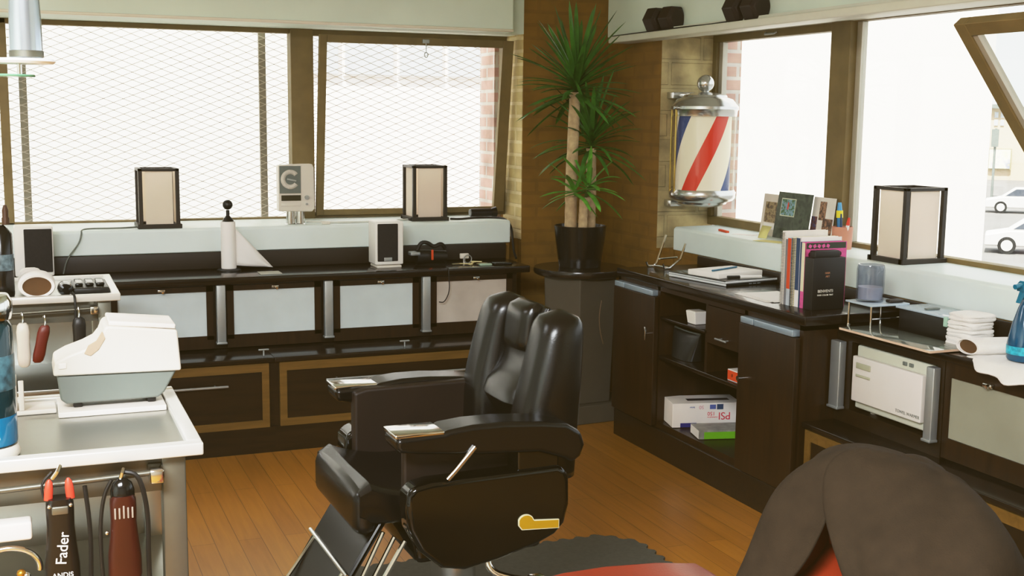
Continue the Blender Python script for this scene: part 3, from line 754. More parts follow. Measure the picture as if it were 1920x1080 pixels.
# ================================================================== CORNER: PEDESTAL, PLANT, BARBER POLE
pd = thing('pedestal', 'grey faceted pedestal with a round black top carrying the potted yucca', 'pedestal', (2.83, 5.93, 0))
def octa(rad, z, rot=0): return [(2.83 + rad * math.cos(rot + PI / 6 * 2 * i), 5.93 + rad * math.sin(rot + PI / 6 * 2 * i), z) for i in range(6)]
R0 = math.radians(-37 - 60 + 30 + 12)
MB().loft([octa(.2, .1, R0), octa(.225, .79, R0)]).build('column', PEDM, pd, bevel=.006)
MB().loft([octa(.26, 0, R0), octa(.25, .10, R0)]).build('plinth', PEDM, pd, bevel=.006)
MB().lathe([(.0, .79), (.235, .79), (.255, .80), (.26, .815), (.255, .832), (.0, .836)], (2.83, 5.93, 0), 48).build('top', PEDT, pd)
yp = thing('potted_yucca', 'tall potted yucca with pale canes and spiky green crowns in the corner', 'plant', (2.825, 5.93, .836))
MB().lathe([(.115, .836), (.135, .98), (.142, 1.04), (.145, 1.06), (.137, 1.062), (.132, 1.03), (0, 1.03)], (2.825, 5.93, 0), 40).build('pot', POTM, yp)
MB().lathe([(.128, 1.028), (.08, 1.036), (0, 1.04)], (2.825, 5.93, 0), 24).build('soil', SOIL, yp)
def cane(pts, r0, r1):
    rings = []; n = len(pts) * 5
    for k in range(n + 1):
        t = k / n; f = t * (len(pts) - 1); i = min(int(f), len(pts) - 2); p = Vector(pts[i]).lerp(Vector(pts[i + 1]), f - i)
        r = (r0 + (r1 - r0) * t) * (1 + .06 * noise.noise(Vector((0, 0, k * 1.7))) + (.05 if k % 2 else 0))
        rings.append([(p.x + r * math.cos(u), p.y + r * math.sin(u), p.z) for u in [2 * PI * i / 14 for i in range(14)]])
    return MB().loft(rings)
def leaf(m, base, az, el, L, w, droop):
    d0 = Vector((math.cos(az) * math.cos(el), math.sin(az) * math.cos(el), math.sin(el)))
    side = Vector((-math.sin(az), math.cos(az), 0)); p = Vector(base); rows = []; n = 8
    d = d0.copy()
    for k in range(n + 1):
        t = k / n; ww = w * (.55 + .9 * t) * (1 - t) ** .55 if t < 1 else 0
        up = side.cross(d).normalized()
        rows.append((p + side * ww + up * ww * .45, p.copy(), p - side * ww + up * ww * .45))
        d = (d + Vector((0, 0, -droop / n * (.4 + 1.6 * t)))).normalized(); p = p + d * (L / n)
    v = [q for r_ in rows for q in r_]; f = []
    for k in range(n):
        for j in (0, 1): f.append((k * 3 + j, k * 3 + j + 1, k * 3 + 4 + j, k * 3 + 3 + j))
    m._add(v, f)
def crown(top, n, L, w, elmin, elmax, seed, droop=.9, h=.12):
    rnd = random.Random(seed); m = MB()
    for i in range(n):
        t = i / n; el = elmin + (elmax - elmin) * t + rnd.uniform(-.15, .15); az = i * 2.39996 + rnd.uniform(-.25, .25)
        b_ = (top[0], top[1], top[2] - h * (1 - t) + .05)
        ll = L * rnd.uniform(.75, 1.12)
        sy = math.sin(az) * math.cos(el)
        lim = 6.50 - top[1]
        if sy * ll > lim: ll = max(.12, lim / sy)
        leaf(m, b_, az, el, ll, w * rnd.uniform(.8, 1.15), droop * rnd.uniform(.5, 1.2) * (1 - .6 * t))
    return m
c1 = cane([(2.758, 5.91, 1.03), (2.756, 5.91, 1.3), (2.775, 5.92, 1.78)], .033, .029).build('cane', CANE, yp)
c2 = cane([(2.895, 5.95, 1.03), (2.897, 5.95, 1.25), (2.892, 5.95, 1.48)], .028, .026).build('cane', CANE, yp)
c3 = cane([(2.80, 5.85, 1.03), (2.80, 5.84, 1.22)], .025, .022).build('cane', CANE, yp)
crown((2.78, 5.92, 1.83), 84, .37, .022, -.35, 1.4, 3, droop=.6, h=.12).build('foliage', LEAF, yp, ang=180)
crown((2.893, 5.95, 1.53), 58, .34, .019, -.25, 1.4, 5).build('foliage', LEAF, yp, ang=180)
crown((2.815, 5.82, 1.25), 16, .25, .021, -.3, 1.25, 11, h=.05).build('foliage', LEAFL, yp, ang=180)
crown((2.735, 5.82, 1.23), 11, .23, .019, -.35, 1.2, 18, h=.04).build('foliage', LEAFL, yp, ang=180)

bp = thing('barber_pole', 'silver barber pole with spiral blue and red stripes mounted beside the window', 'barber pole', (3.425, 5.66, 1.24))
P0 = (3.425, 5.66, 0)
MB().lathe([(0, 1.172), (.09, 1.175), (.13, 1.19), (.135, 1.2), (.165, 1.21), (.178, 1.225), (.18, 1.25), (.172, 1.268), (0, 1.268)], P0, 48).build('lower_cap', mat('polished_aluminium', 'c9cac8', .22, .9, var=.04), bp)
MB().lathe([(0, 1.66), (.172, 1.66), (.176, 1.69), (.182, 1.697), (.182, 1.712), (.17, 1.725), (.15, 1.75), (.12, 1.762), (.115, 1.772), (.06, 1.785), (.02, 1.79), (.016, 1.80), (0, 1.80)], P0, 48).build('upper_cap', MATS['polished_aluminium'], bp)
MB().sph((3.425, 5.66, 1.835), .046, 28).build('finial', MATS['polished_aluminium'], bp)
cyl = MB().cyl((3.425, 5.66, 1.268), (3.425, 5.66, 1.66), .146, n=64).build('striped_cylinder', stripe_mat(), bp)
for v in cyl.data.vertices: v.co.z -= .24
cyl.location.z = .24
m = MB()
for k in range(48):
    t0, t1 = 2 * PI * k / 48, 2 * PI * (k + 1) / 48
    m.quad(*[(3.425 + .170 * math.cos(t), 5.66 + .170 * math.sin(t), z) for t, z in ((t0, 1.268), (t1, 1.268), (t1, 1.66), (t0, 1.66))])
m.build('glass_cylinder', glass_mat('pole_glass', 'f4f0e4', .03, .8), bp)
for a in (2.75, 3.15):
    m = MB(); m.rbox(3.425 + .176 * math.cos(a) - .004, 3.425 + .176 * math.cos(a) + .004, 5.66 + .176 * math.sin(a) - .004, 5.66 + .176 * math.sin(a) + .004, 1.24, 1.70, .002)
    m.build('tie_rod', mat('brassy_rod', 'b9a15a', .3, .8), bp)
m = MB(); m.rbox(3.31, 3.54, 5.80, 5.874, 1.755, 1.79, .004).rbox(3.31, 3.54, 5.80, 5.874, 1.165, 1.2, .004).rbox(3.36, 3.49, 5.72, 5.81, 1.76, 1.785, .004).rbox(3.36, 3.49, 5.72, 5.81, 1.17, 1.195, .004)
for z in (1.245, 1.703):
    for a in (PI + .1, -.1): m.cyl((3.425 + .175 * math.cos(a), 5.66 + .175 * math.sin(a), z), (3.425 + .2 * math.cos(a), 5.66 + .2 * math.sin(a), z), .008, n=10)
m.build('bracket', MATS['polished_aluminium'], bp)
# dumbbells on the ledge
def dumbbell(label, c, rz):
    r = thing('dumbbell', label, 'dumbbell', c, rz, 'hex dumbbells on the ledge')
    for sx in (-1, 1):
        m = MB(); x = sx * .062
        ring = lambda xx, rr: [(xx, rr * math.cos(PI / 3 * i + PI / 6 + PI / 6), .064 + rr * math.sin(PI / 3 * i + PI / 6 + PI / 6)) for i in range(6)]
        m.loft([ring(x - .05, .052), ring(x - .035, .072), ring(x + .035, .072), ring(x + .05, .052)])
        hd = m.build('weight_head', mat('cast_iron', '241811', .55, var=.15), r, world=False, bevel=.006)
    MB().cyl((-.06, 0, .064), (.06, 0, .064), .016, n=16).build('handle', CHROME, r, world=False)
    return r
dumbbell('black hex dumbbell on the ledge nearest the corner pier', (3.205, 5.74, 2.104), math.radians(-78))
dumbbell('black hex dumbbell on the ledge above the first right-hand window', (3.205, 4.95, 2.104), math.radians(-80))
tag(MB().tube([(3.16, 6.26, 2.107), (3.155, 5.95, 2.107), (3.16, 5.6, 2.108), (3.155, 5.4, 2.108), (3.175, 5.25, 2.108), (3.16, 5.05, 2.108)], .004, 8, smooth=2).build('cable', CABLE), 'thin black cable running along the ledge behind the dumbbells', 'cable')


# ================================================================== THINGS ON THE BACK SILL AND WORKTOP
def lantern(label, x0, x1, y0, y1, z, h, dark=WALNZ, group=None):
    r = thing('paper_lantern', label, 'lantern', ((x0 + x1) / 2, (y0 + y1) / 2, z), group='square paper lanterns on the sills')
    m = MB(); p = .020
    for x in (x0, x1 - p):
        for y in (y0, y1 - p): m.box(x, x + p, y, y + p, z, z + h)
    e = .008
    for zz0, zz1 in ((z, z + .022), (z + h - .014, z + h)):
        q = e if zz0 == z else 0
        m.box(x0 - q, x1 + q, y0 - q, y0 + p, zz0, zz1).box(x0 - q, x1 + q, y1 - p, y1 + q, zz0, zz1).box(x0 - q, x0 + p, y0, y1, zz0, zz1).box(x1 - p, x1 + q, y0, y1, zz0, zz1)
    m.build('frame', mat('lantern_wood', '2a231a', .45, var=.12), r, bevel=.0015)
    s = MB(); i = .034
    s.box(x0 + i, x1 - i, y0 + .012, y0 + .014, z + .02, z + h - .012).box(x0 + i, x1 - i, y1 - .014, y1 - .012, z + .02, z + h - .012)
    s.box(x0 + .012, x0 + .014, y0 + i, y1 - i, z + .02, z + h - .012).box(x1 - .014, x1 - .012, y0 + i, y1 - i, z + .02, z + h - .012)
    s.build('paper_shade', SHADE, r, smooth=False)
    return r
lantern('paper lantern in a dark frame at the left end of the back window sill', .548, .752, 6.395, 6.595, ZS, .308)
lantern('paper lantern in a dark frame on the sill under the leaning window sash', 2.032, 2.236, 6.455, 6.66, ZS, .312)
lantern('large dark framed paper lantern on the right-hand window sill', 3.365, 3.58, 3.955, 4.165, ZS, .318)

def speaker(label, x0, x1, y0, z0, z1, d, badge, side):
    r = thing('loudspeaker', label, 'speaker', ((x0 + x1) / 2, y0 + d / 2, z0), group='silver framed bookshelf speakers on the back worktop')
    m = MB(); b = .012
    m.rbox(x0, x1, y0, y0 + d, z0 + .016, z1, .008)
    m.build('cabinet_shell', WHITE, r)
    gx0 = x0 + (.045 if side < 0 else .012); gx1 = x1 - (.006 if side < 0 else .032)
    MB().rbox(gx0, gx1, y0 - .006, y0 + .004, z0 + .035, z1 - .012, .004).build('grille', GRILLE, r)
    MB().rbox(x0 + .008, x1 - .012, y0 - .004, y0 + d - .01, z0, z0 + .013, .003).build('foot', OFFW, r)
    if badge: MB().rbox((gx0 + gx1) / 2 - .022, (gx0 + gx1) / 2 + .022, y0 - .0085, y0 - .005, z0 + .036, z0 + .056, .001).build('badge', ALU, r)
    return r
speaker('larger silver framed speaker with dark grille behind the rear steel cart', -.05, .127, 6.2, ZC, 1.098, .15, False, -1)
speaker('small silver framed speaker standing at the worktop edge right of the paper towel', 1.722, 1.878, 6.135, ZC, 1.088, .14, True, 1)

pt = thing('paper_towel_holder', 'upright paper towel holder with a black ball finial', 'paper towel holder', (.975, 6.27, ZC))
MB().lathe([(0, 0), (.062, 0), (.062, .006), (.05, .012), (0, .013)], (.975, 6.27, ZC), 32).build('base', BLACK, pt)
MB().cyl((.975, 6.27, ZC + .01), (.975, 6.27, 1.155), .009, n=14).lathe([(.0, 1.098), (.03, 1.098), (.026, 1.106), (.01, 1.125), (0, 1.125)], (.975, 6.27, 0), 20).build('rod', BLACK, pt)
MB().sph((.975, 6.27, 1.182), .026, 22).build('finial', BLACK, pt)
ro = thing('paper_towel_roll', 'white paper towel roll on the holder with a loose sheet trailing right', 'paper towel', (.975, 6.27, .853))
MB().lathe([(.012, .853), (.038, .853), (.039, .86), (.037, 1.09), (.034, 1.096), (.012, 1.096)], (.975, 6.27, 0), 36).build('roll', PAPER, ro)
m = MB(); rows = []
for k in range(13):
    t = k / 12; x = 1.005 + .20 * t; y = 6.262 - .02 * math.sin(t * PI) + .03 * t
    zt = 1.065 - .215 * t ** 1.0; zb = .868 - .02 * t
    rows.append([(x, y + .012 * math.sin(q * 5 + t * 4) * t, zb + (zt - zb) * q) for q in [j / 8 for j in range(9)]])
m.loft(rows, cap0=False, cap1=False, closed=False).build('loose_sheet', PAPER, ro, ang=180, solid=.0008)
tag(MB().rbox(1.10, 1.21, 6.06, 6.16, ZC, ZC + .004, .001).build('note_paper', mat('grey_paper', 'a9a79c', .7)), 'grey note paper lying at the worktop edge under the trailing towel sheet', 'paper')

cd = thing('desk_radio', 'silver desk radio with a round dial standing on chrome tubes', 'radio', (1.37, 6.47, ZS))
m = MB(); m.prism([(1.272, 1.128), (1.272, 1.376), (1.40, 1.382), (1.458, 1.382), (1.466, 1.36), (1.468, 1.14), (1.455, 1.124)], 'y', 6.44, 6.50); m.build('housing', OFFW, cd, bevel=.006)
MB().box(1.278, 1.393, 6.436, 6.442, 1.225, 1.372).build('dark_panel', GREYP, cd, bevel=.001)
m = MB(); cx, cz = 1.336, 1.30; n = 40
for k in range(n):
    t0, t1 = [math.radians(38 + 284 * q / n) for q in (k, k + 1)]
    m.quad(*[(cx + r_ * math.cos(t), 6.4345, cz + r_ * math.sin(t)) for r_, t in ((.028, t0), (.052, t0), (.052, t1), (.028, t1))])
m.build('dial_ring', OFFW, cd, solid=.002)
MB().obox((1.343, 6.432, 1.297), (.05, .004, .009), Matrix.Rotation(math.radians(12), 3, 'Y')).build('pointer', ALU, cd, bevel=.001)
MB().box(1.287, 1.393, 6.436, 6.442, 1.185, 1.215).build('display', mat('display_glass', '3a3626', .2), cd, bevel=.001)
m = MB(); m.cyl((1.425, 6.428, 1.202), (1.425, 6.442, 1.202), .012, n=18); m.build('knob', ALU, cd)
MB().cyl((1.424, 6.43, 1.166), (1.424, 6.442, 1.166), .006, n=14).build('knob', ALU, cd)
MB().rbox(1.285, 1.39, 6.437, 6.442, 1.155, 1.172, .001).build('button_row', OFFW, cd)
for x in (1.342, 1.395): MB().lathe([(0, ZS), (.03, ZS), (.025, ZS + .004), (.024, 1.126), (0, 1.126)], (x, 6.475, 0), 24).build('stand_tube', CHROME, cd)

dr = thing('flashlight', 'black cylindrical flashlight lying on the sill beside the brick reveal', 'flashlight', (2.51, 6.60, ZS + .025))
MB().cyl((2.43, 6.60, ZS + .03), (2.56, 6.605, ZS + .03), .024, n=22).build('barrel', BLACK, dr)
MB().cyl((2.56, 6.605, ZS + .03), (2.59, 6.606, ZS + .032), .024, .032, n=22).build('head', BLACKG, dr)
MB().cyl((2.425, 6.60, ZS + .03), (2.43, 6.60, ZS + .03), .021, n=22).build('end_cap', ALU, dr)
tag(MB().tube([(2.27, 6.5, ZS + .006), (2.32, 6.47, ZS + .005), (2.42, 6.53, ZS + .006), (2.55, 6.52, ZS + .006), (2.592, 6.45, ZS + .004), (2.604, 6.39, 1.02), (2.60, 6.36, .95), (2.604, 6.35, .88), (2.60, 6.30, .845)], .007, 8, smooth=2).build('cable', CABLE), 'black cable looping off the end of the back sill to the worktop', 'cable')
tag(MB().tube([(.54, 6.47, ZS + .004), (.45, 6.42, ZS + .005), (.31, 6.45, ZS + .004), (.265, 6.40, ZS + .003), (.265, 6.37, 1.04), (.25, 6.365, .99), (.19, 6.35, .92), (.17, 6.34, .845)], .004, 8, smooth=2).build('cable', CABLEG), 'thin grey cable dropping from the left lantern behind the large speaker', 'cable')
tag(MB().tube([(1.44, 6.52, ZS + .005), (1.55, 6.45, ZS + .006), (1.72, 6.43, ZS + .006), (1.9, 6.46, ZS + .006), (2.02, 6.52, ZS + .006)], .006, 8, smooth=2).build('cable', mat('white_cable', 'c9c9c0', .5)), 'pale cable lying along the sill from the radio to the middle lantern', 'cable')
tag(MB().rbox(1.50, 1.545, 6.40, 6.43, ZS, ZS + .016, .004).build('power_adapter', OFFW), 'small white plug adapter on the sill right of the radio', 'adapter')

cl = thing('hair_clipper', 'black hair clipper with an orange stripe lying on the worktop right of the small speaker', 'hair clipper', (2.03, 6.2, ZC))
m = MB(); rings = []
for k in range(10):
    t = k / 9; rings.append([(1.97 + .17 * t + 0 * y, 6.2 + y * (.032 - .008 * math.sin(t * PI)), ZC + .045 + zz * (.042 - .012 * t)) for y, zz in [(math.cos(u), math.sin(u)) for u in [2 * PI * i / 16 for i in range(16)]]])
m.loft(rings).build('body', BLACK, cl)
MB().rbox(1.93, 1.985, 6.17, 6.23, ZC + .055, ZC + .075, .005).build('blade', ALU, cl)
MB().rbox(2.045, 2.056, 6.160, 6.172, ZC + .03, ZC + .085, .002).build('stripe', ORANGE, cl)
MB().tube([(1.975, 6.2, ZC + .08), (1.99, 6.19, ZC + .125), (2.03, 6.19, ZC + .125), (2.07, 6.2, ZC + .095), (2.11, 6.19, ZC + .12), (2.135, 6.2, ZC + .085)], .011, 8, smooth=2).build('cord', CABLE, cl)
tag(MB().tube([(2.09, 6.05, ZC + .006), (2.085, 5.995, ZC + .004), (2.085, 5.99, .80), (2.09, 5.99, .72), (2.06, 5.99, .66), (2.03, 5.99, .665)], .003, 6, smooth=3).build('cable', CABLE), 'thin dark cord looping down over the corner frosted door', 'cable')
ky = thing('key_bunch', 'bunch of brass and steel keys on the worktop near the corner', 'keys', (2.25, 6.16, ZC))
MB().tube([(2.25 + .022 * math.cos(t), 6.15, ZC + .03 + .022 * math.sin(t)) for t in [2 * PI * i / 16 for i in range(17)]], .003, 6).build('ring', ALU, ky)
for a, x, y in ((.2, 2.18, 6.13), (-.6, 2.22, 6.11), (2.6, 2.29, 6.12), (1.2, 2.28, 6.15), (.4, 2.31, 6.10)):
    m = MB(); m.obox((x, y, ZC + .008 + .004 * abs(a)), (.06, .012, .004), rotz(a)).cyl((x + .03 * math.cos(a), y + .03 * math.sin(a), ZC + .006), (x + .03 * math.cos(a), y + .03 * math.sin(a), ZC + .010), .014, n=14)
    m.build('key', mat('key_brass', 'c9b98c', .3, .8), ky)
MB().rbox(2.215, 2.265, 6.17, 6.19, ZC + .03, ZC + .058, .004).cyl((2.24, 6.18, ZC), (2.24, 6.18, ZC + .03), .006).build('key_tag', OFFW, ky)
tag(MB().rbox(2.29, 2.36, 6.06, 6.09, ZC, ZC + .012, .004).build('lighter', mat('pale_green_plastic', '9fb3a0', .3)), 'pale green lighter lying beside the keys', 'lighter')
tag(MB().rbox(2.375, 2.48, 6.06, 6.13, ZC, ZC + .014, .006).build('mobile_phone', BLACKG), 'black mobile phone on the worktop in the corner', 'phone')

# ================================================================== THINGS ON AND IN THE TALL CABINET
zt = .88
es = thing('plate_easel', 'chrome wire easel stand by the brick corner', 'easel stand', (3.13, 5.42, zt))
m = MB()
for y, o in ((5.47, 0), (5.36, .06)):
    x = 3.04 + o * .6
    m.tube([(x + .062 + o * .3, y, zt + .165 - o * .6), (x + .01 + o * .7, y, zt + .02 + o * .5), (x - .01, y, zt + .006), (x - .04, y, zt + .006), (x - .05, y, zt + .028)], .006, 8)
m.tube([(3.04, 5.47, zt + .006), (3.075, 5.36, zt + .006)], .005, 8).tube([(3.06, 5.47, zt + .04), (3.11, 5.36, zt + .06)], .005, 8)
m.build('wire_frame', CHROME, es)
lp = thing('laptop', 'closed black laptop with silver edges on the tall cabinet', 'laptop', (3.12, 4.93, zt), math.radians(9))
MB().rbox(-.17, .17, -.21, .21, .002, .012, .003).rbox(-.17, .17, -.21, .21, .014, .024, .003).build('edge_band', SILVER, lp, world=False)
MB().rbox(-.172, .168, -.207, .207, .022, .027, .002).build('lid', BLACKG, lp, world=False)
m = MB(); m.rbox(-.168, .168, -.2115, -.208, .001, .0135, .001); m.build('base', BLACK, lp, world=False)
for i in range(3): MB().rbox(-.03 + i * .026, -.012 + i * .026, -.2135, -.211, .005, .009, .0005).build('port', ALU, lp, world=False)
nb = thing('notepad', 'thick white notepad lying on the laptop', 'notepad', (3.10, 4.90, zt + .027), math.radians(12))
MB().rbox(-.14, .15, -.11, .10, 0, .026, .004).build('pages', PAPER, nb, world=False)
tag(MB().tube([(3.0, 4.84, zt + .058), (3.19, 4.93, zt + .058)], .005, 8).build('pen', mat('blue_pen', '23607c', .3)), 'blue pen lying on the white notepad', 'pen')
mk = thing('marker_pen', 'black and white marker pen on the laptop lid in front of the notepad', 'marker', (3.1, 4.75, zt + .036))
MB().cyl((3.03, 4.755, zt + .036), (3.09, 4.745, zt + .036), .008).build('cap', BLACK, mk)
MB().cyl((3.09, 4.745, zt + .036), (3.20, 4.73, zt + .036), .0075).build('barrel', WHITE, mk)
pp = thing('papers', 'loose white papers on the cabinet top in front of the laptop', 'papers', (3.02, 4.35, zt))
for i, a in enumerate((-.05, .05, -.1)): MB().obox((3.01 + .012 * i, 4.36 - .01 * i, zt + .0015 + .002 * i), (.22, .27, .0012), rotz(a)).build('sheet', PAPER, pp)
# row of books, spines towards the room
def book(label, y0, th, x0, wd, h, cov, spine=None, coil=False, name='book'):
    r = thing(name, label, 'book', (x0 + wd / 2, y0 + th / 2, zt), group='books standing on the tall cabinet')
    m = MB(); t = .0018
    m.box(x0, x0 + wd, y0, y0 + t, zt, zt + h).box(x0, x0 + wd, y0 + th - t, y0 + th, zt, zt + h)
    if not coil: m.box(x0 - .001, x0 + .002, y0, y0 + th, zt, zt + h)
    m.build('cover', cov, r)
    MB().box(x0 + .006, x0 + wd - .004, y0 + t, y0 + th - t, zt + .003, zt + h - .004).build('pages', PAPER, r, smooth=False)
    if coil:
        m = MB(); cx, cy = x0, y0 + th / 2; pts = []; nn = 46
        for k in range(nn * 6): a = 2 * PI * k / 6; pts.append((cx + (th / 2 + .001) * math.cos(a), cy + (th / 2 + .001) * math.sin(a), zt + .004 + (h - .008) * k / (nn * 6)))
        m.tube(pts, .0011, 4); m.build('coil_binding', spine, r)
    elif spine: MB().box(x0 - .0022, x0 - .0008, y0 + .001, y0 + th - .001, zt + .07, zt + h - .002).build('spine_band', spine, r, smooth=False)
    return r
yb = 4.195
book('tall white coil-bound book, farthest in the row by the laptop', yb - .018, .018, 2.935, .215, .308, mat('ivory_card', 'efe6da', .5), ALU, True); yb -= .0195
book('thin grey booklet between the white coil-bound book and the orange spine', yb - .014, .014, 2.94, .205, .275, mat('grey_card', '7c7c80', .5)); yb -= .0155
book('book with a bright orange spine', yb - .024, .024, 2.94, .20, .283, mat('pale_blue_card', 'b9c0c8', .5), ORANGE); yb -= .0255
book('cream coil-bound notebook right of the orange spine', yb - .018, .018, 2.945, .21, .288, mat('cream_card', 'e2d9b8', .5), mat('black_coil', '2a2620', .4), True); yb -= .0195
book('white book with a navy top edge', yb - .026, .026, 2.95, .205, .288, PAPER, NAVY); yb -= .0275
book('thin blue booklet behind the pink magazine', yb - .010, .010, 2.95, .20, .272, NAVY); yb -= .0115
pk = book('magazine with a pink patterned cover facing out', yb - .022, .022, 2.95, .205, .272, PINK, mat('cream_card', 'e2d9b8', .5)); 
m = MB(); m.box(2.955, 3.15, yb - .0232, yb - .0222, zt + .245, zt + .270); m.build('dark_banner', mat('dark_green_print', '2d3526', .5), pk)
m = MB()
for i in range(5): m.obox((2.972 + i * .022, yb - .0238, zt + .256), (.014, .001, .013), Matrix.Rotation(.5 * (-1) ** i, 3, 'Y'))
m.build('title_marks', PINK, pk, smooth=False)
m = MB()
for i in range(4):
    m.sph((2.975 + i * .048, yb - .023, zt + .222), .011, 10, sc=(1, .1, 1))
m.build('print_spots', mat('dark_maroon_print', '3a1420', .5), pk)
yb -= .0235
hb = thing('brochure_box', 'black hair colour chart box standing in front of the books', 'box', (3.03, yb - .03, zt))
m = MB(); m.rbox(2.945, 3.105, yb - .062, yb - .004, zt, zt + .215, .003).rbox(2.96, 3.085, yb - .05, yb - .012, zt + .21, zt + .242, .006); m.build('box_body', mat('black_card', '140f0b', .5, var=.1), hb)
IV = mat('ivory_print', 'e9e2d2', .5); yl = yb - .0625
lettering('brand_lettering', 'BENVENTI', .0165, (2.972, yl, zt + .078), (1, 0, 0), (0, 0, 1), IV, hb)
lettering('subtitle_lettering', 'HAIR COLOR TINT', .0092, (2.971, yl, zt + .062), (1, 0, 0), (0, 0, 1), IV, hb)
lettering('small_lettering', 'HAIR', .011, (3.005, yl, zt + .152), (1, 0, 0), (0, 0, 1), mat('copper_print', 'c08a64', .5), hb)
lettering('small_lettering', 'ART', .011, (3.008, yl, zt + .138), (1, 0, 0), (0, 0, 1), mat('copper_print', 'c08a64'), hb)
# inside the open shelves
cu = thing('paper_cups', 'white square cup on the upper shelf of the open cabinet', 'cup', (2.9, 4.80, .696))
MB().loft([[(2.9 + sx * .03, 4.80 + sy * .035, .697) for sx, sy in ((-1, -1), (1, -1), (1, 1), (-1, 1))], [(2.9 + sx * .037, 4.80 + sy * .043, .757) for sx, sy in ((-1, -1), (1, -1), (1, 1), (-1, 1))]]).build('cup_body', WHITE, cu, bevel=.004)
MB().rbox(2.868, 2.932, 4.762, 4.838, .755, .759, .002).build('rim', OFFW, cu)
cu.name = 'square_cup'
bg_ = thing('toiletry_bag', 'black zipped pouch leaning on the middle shelf', 'pouch', (2.93, 4.92, .504))
rings = []
for k in range(12):
    t = k / 11; rings.append(sring(2.925, 4.925, .506 + .135 * t, .045 * (1 - t) ** .6 + .006, .095 + .03 * t, 3, 28))
MB().loft(rings).build('pouch_body', mat('black_vinyl', '1b1c1a', .3, var=.2, bump=.2, bscale=30), bg_)
MB().tube([(2.921, 4.80, .643), (2.921, 4.92, .636), (2.921, 5.035, .643)], .005, 8, smooth=2).build('zipper', GREYP, bg_)
bx = thing('small_box', 'small orange and white box at the shelf edge', 'box', (2.88, 4.41, .504))
m = MB(); m.box(2.855, 2.92, 4.36, 4.45, .505, .555); ob_ = m.build('carton', WHITE, bx, bevel=.001)
MB().box(2.8538, 2.8548, 4.366, 4.449, .509, .551).build('orange_face', ORANGE, bx, smooth=False)
lettering('box_lettering', '0', .02, (2.8532, 4.412, .53), (0, -1, 0), (0, 0, 1), BLACK, bx, align='CENTER')
gb = thing('glove_box', 'white box with red upside-down lettering on the lowest open shelf', 'box', (3.0, 4.95, .174), math.radians(0))
GA = math.radians(-14)
gb.rotation_euler = (0, 0, GA)
m = MB(); m.box(-.14, .20, -.085, .085, 0, .118); m.build('carton', mat('white_carton', 'ece4dd', .5, var=.03), gb, world=False, bevel=.002)
MB().box(-.05, .16, -.03, .012, .1181, .1186).build('dispensing_slot', mat('slot_shadow', '201c2a', .6), gb, world=False, smooth=False)  # dark sheet painted for the shade inside the slot
MB().box(-.10, -.02, -.0856, -.0851, .001, .022).build('violet_band', PURPLE, gb, world=False, smooth=False)
def glove_text(n, body, size, x, z, m_):
    t = lettering(n, body, size, (x, -.0855, z), (-1, 0, 0), (0, 0, -1), m_, None)
    t.parent = gb; return t
RED2 = mat('red_print', 'd23a50', .5); BLU2 = mat('blue_print', '5a6aa8', .5)
glove_text('brand_lettering', 'PSI', .052, .150, .055, RED2); glove_text('size_lettering', '150', .026, .072, .066, RED2)
glove_text('count_lettering', '50', .024, .015, .098, mat('pink_print_fade', 'd48a98', .5)); glove_text('small_lettering', 'medical gloves', .009, .085, .048, RED2)
glove_text('small_lettering', 'latex', .013, -.03, .098, BLU2)
MB().box(.045, .075, -.0858, -.0851, .088, .110).build('blue_square', BLU2, gb, world=False, smooth=False); MB().box(.08, .112, -.0858, -.0851, .086, .112).build('blue_square', NAVY, gb, world=False, smooth=False)
gn = thing('flat_box', 'flat grey and green box in front of the white glove box', 'box', (2.98, 4.72, .174), GA)
MB().box(-.11, .13, -.075, .06, .0, .042).build('carton', mat('grey_print_card', '8e8c84', .35, var=.3, vscale=25), gn, world=False, bevel=.001)
MB().box(-.085, .131, -.0765, -.0752, .001, .034).build('green_band', GREEN, gn, world=False, smooth=False)
MB().box(-.1115, -.1102, -.07, .055, .002, .04).build('white_end', WHITE, gn, world=False, smooth=False)
tag(MB().tube([(2.78, 5.56, .70), (2.765, 5.555, .62), (2.77, 5.55, .54), (2.79, 5.55, .47)], .003, 6, smooth=2).build('cable', mat('brown_cable', '5d4a34', .5)), 'thin cord hanging at the left side of the tall cabinet', 'cable')

# ================================================================== RIGHT-HAND SILL AND LOWER WORKTOP
def card(label, c, w, h, tilt, rz, parts, base):
    """leaning card, local x along the card, z up; front faces -y"""
    r = thing('photo_card', label, 'photo', c, rz, 'photo cards leaning on the right-hand window')
    R = Matrix.Rotation(-tilt, 3, 'X')
    def slab(x0, x1, z0, z1, y0, y1):
        m = MB(); m.box(x0, x1, y0, y1, z0, z1)
        for v in m.bm.verts: v.co = R @ v.co
        return m
    slab(0, w, 0, h, 0, .002).build('backing', base, r, world=False, smooth=False)
    for i, (x0, x1, z0, z1, mm_) in enumerate(parts): slab(x0, x1, z0, z1, -.0012 - .0004 * i, -.0003).build('print', mm_, r, world=False, smooth=False)
    return r
PB = photo_mat('brown_group_photo', ['3a2c18', '6d5636', '9c8a64', '544224'], 40); PD = photo_mat('dark_photo', ['1d261c', '2f3a2a', '44503e', '20281e'], 22)
PG = photo_mat('lake_photo', ['2e4a2c', '3f6a3c', '7fa0b8', '4a5a30'], 55); PT = photo_mat('portrait_photo', ['2a1c12', '5a3c28', 'a47c5c', '33241a'], 50)
rw = math.radians(-90)
card('white photo card with a brown group photo, leftmost on the right sill', (3.53, 5.255, ZS), .19, .215, .12, rw, [(.025, .17, .07, .175, PB), (.03, .14, .035, .065, WHITE)], mat('cream_photo_card', 'd9cfc2', .5))
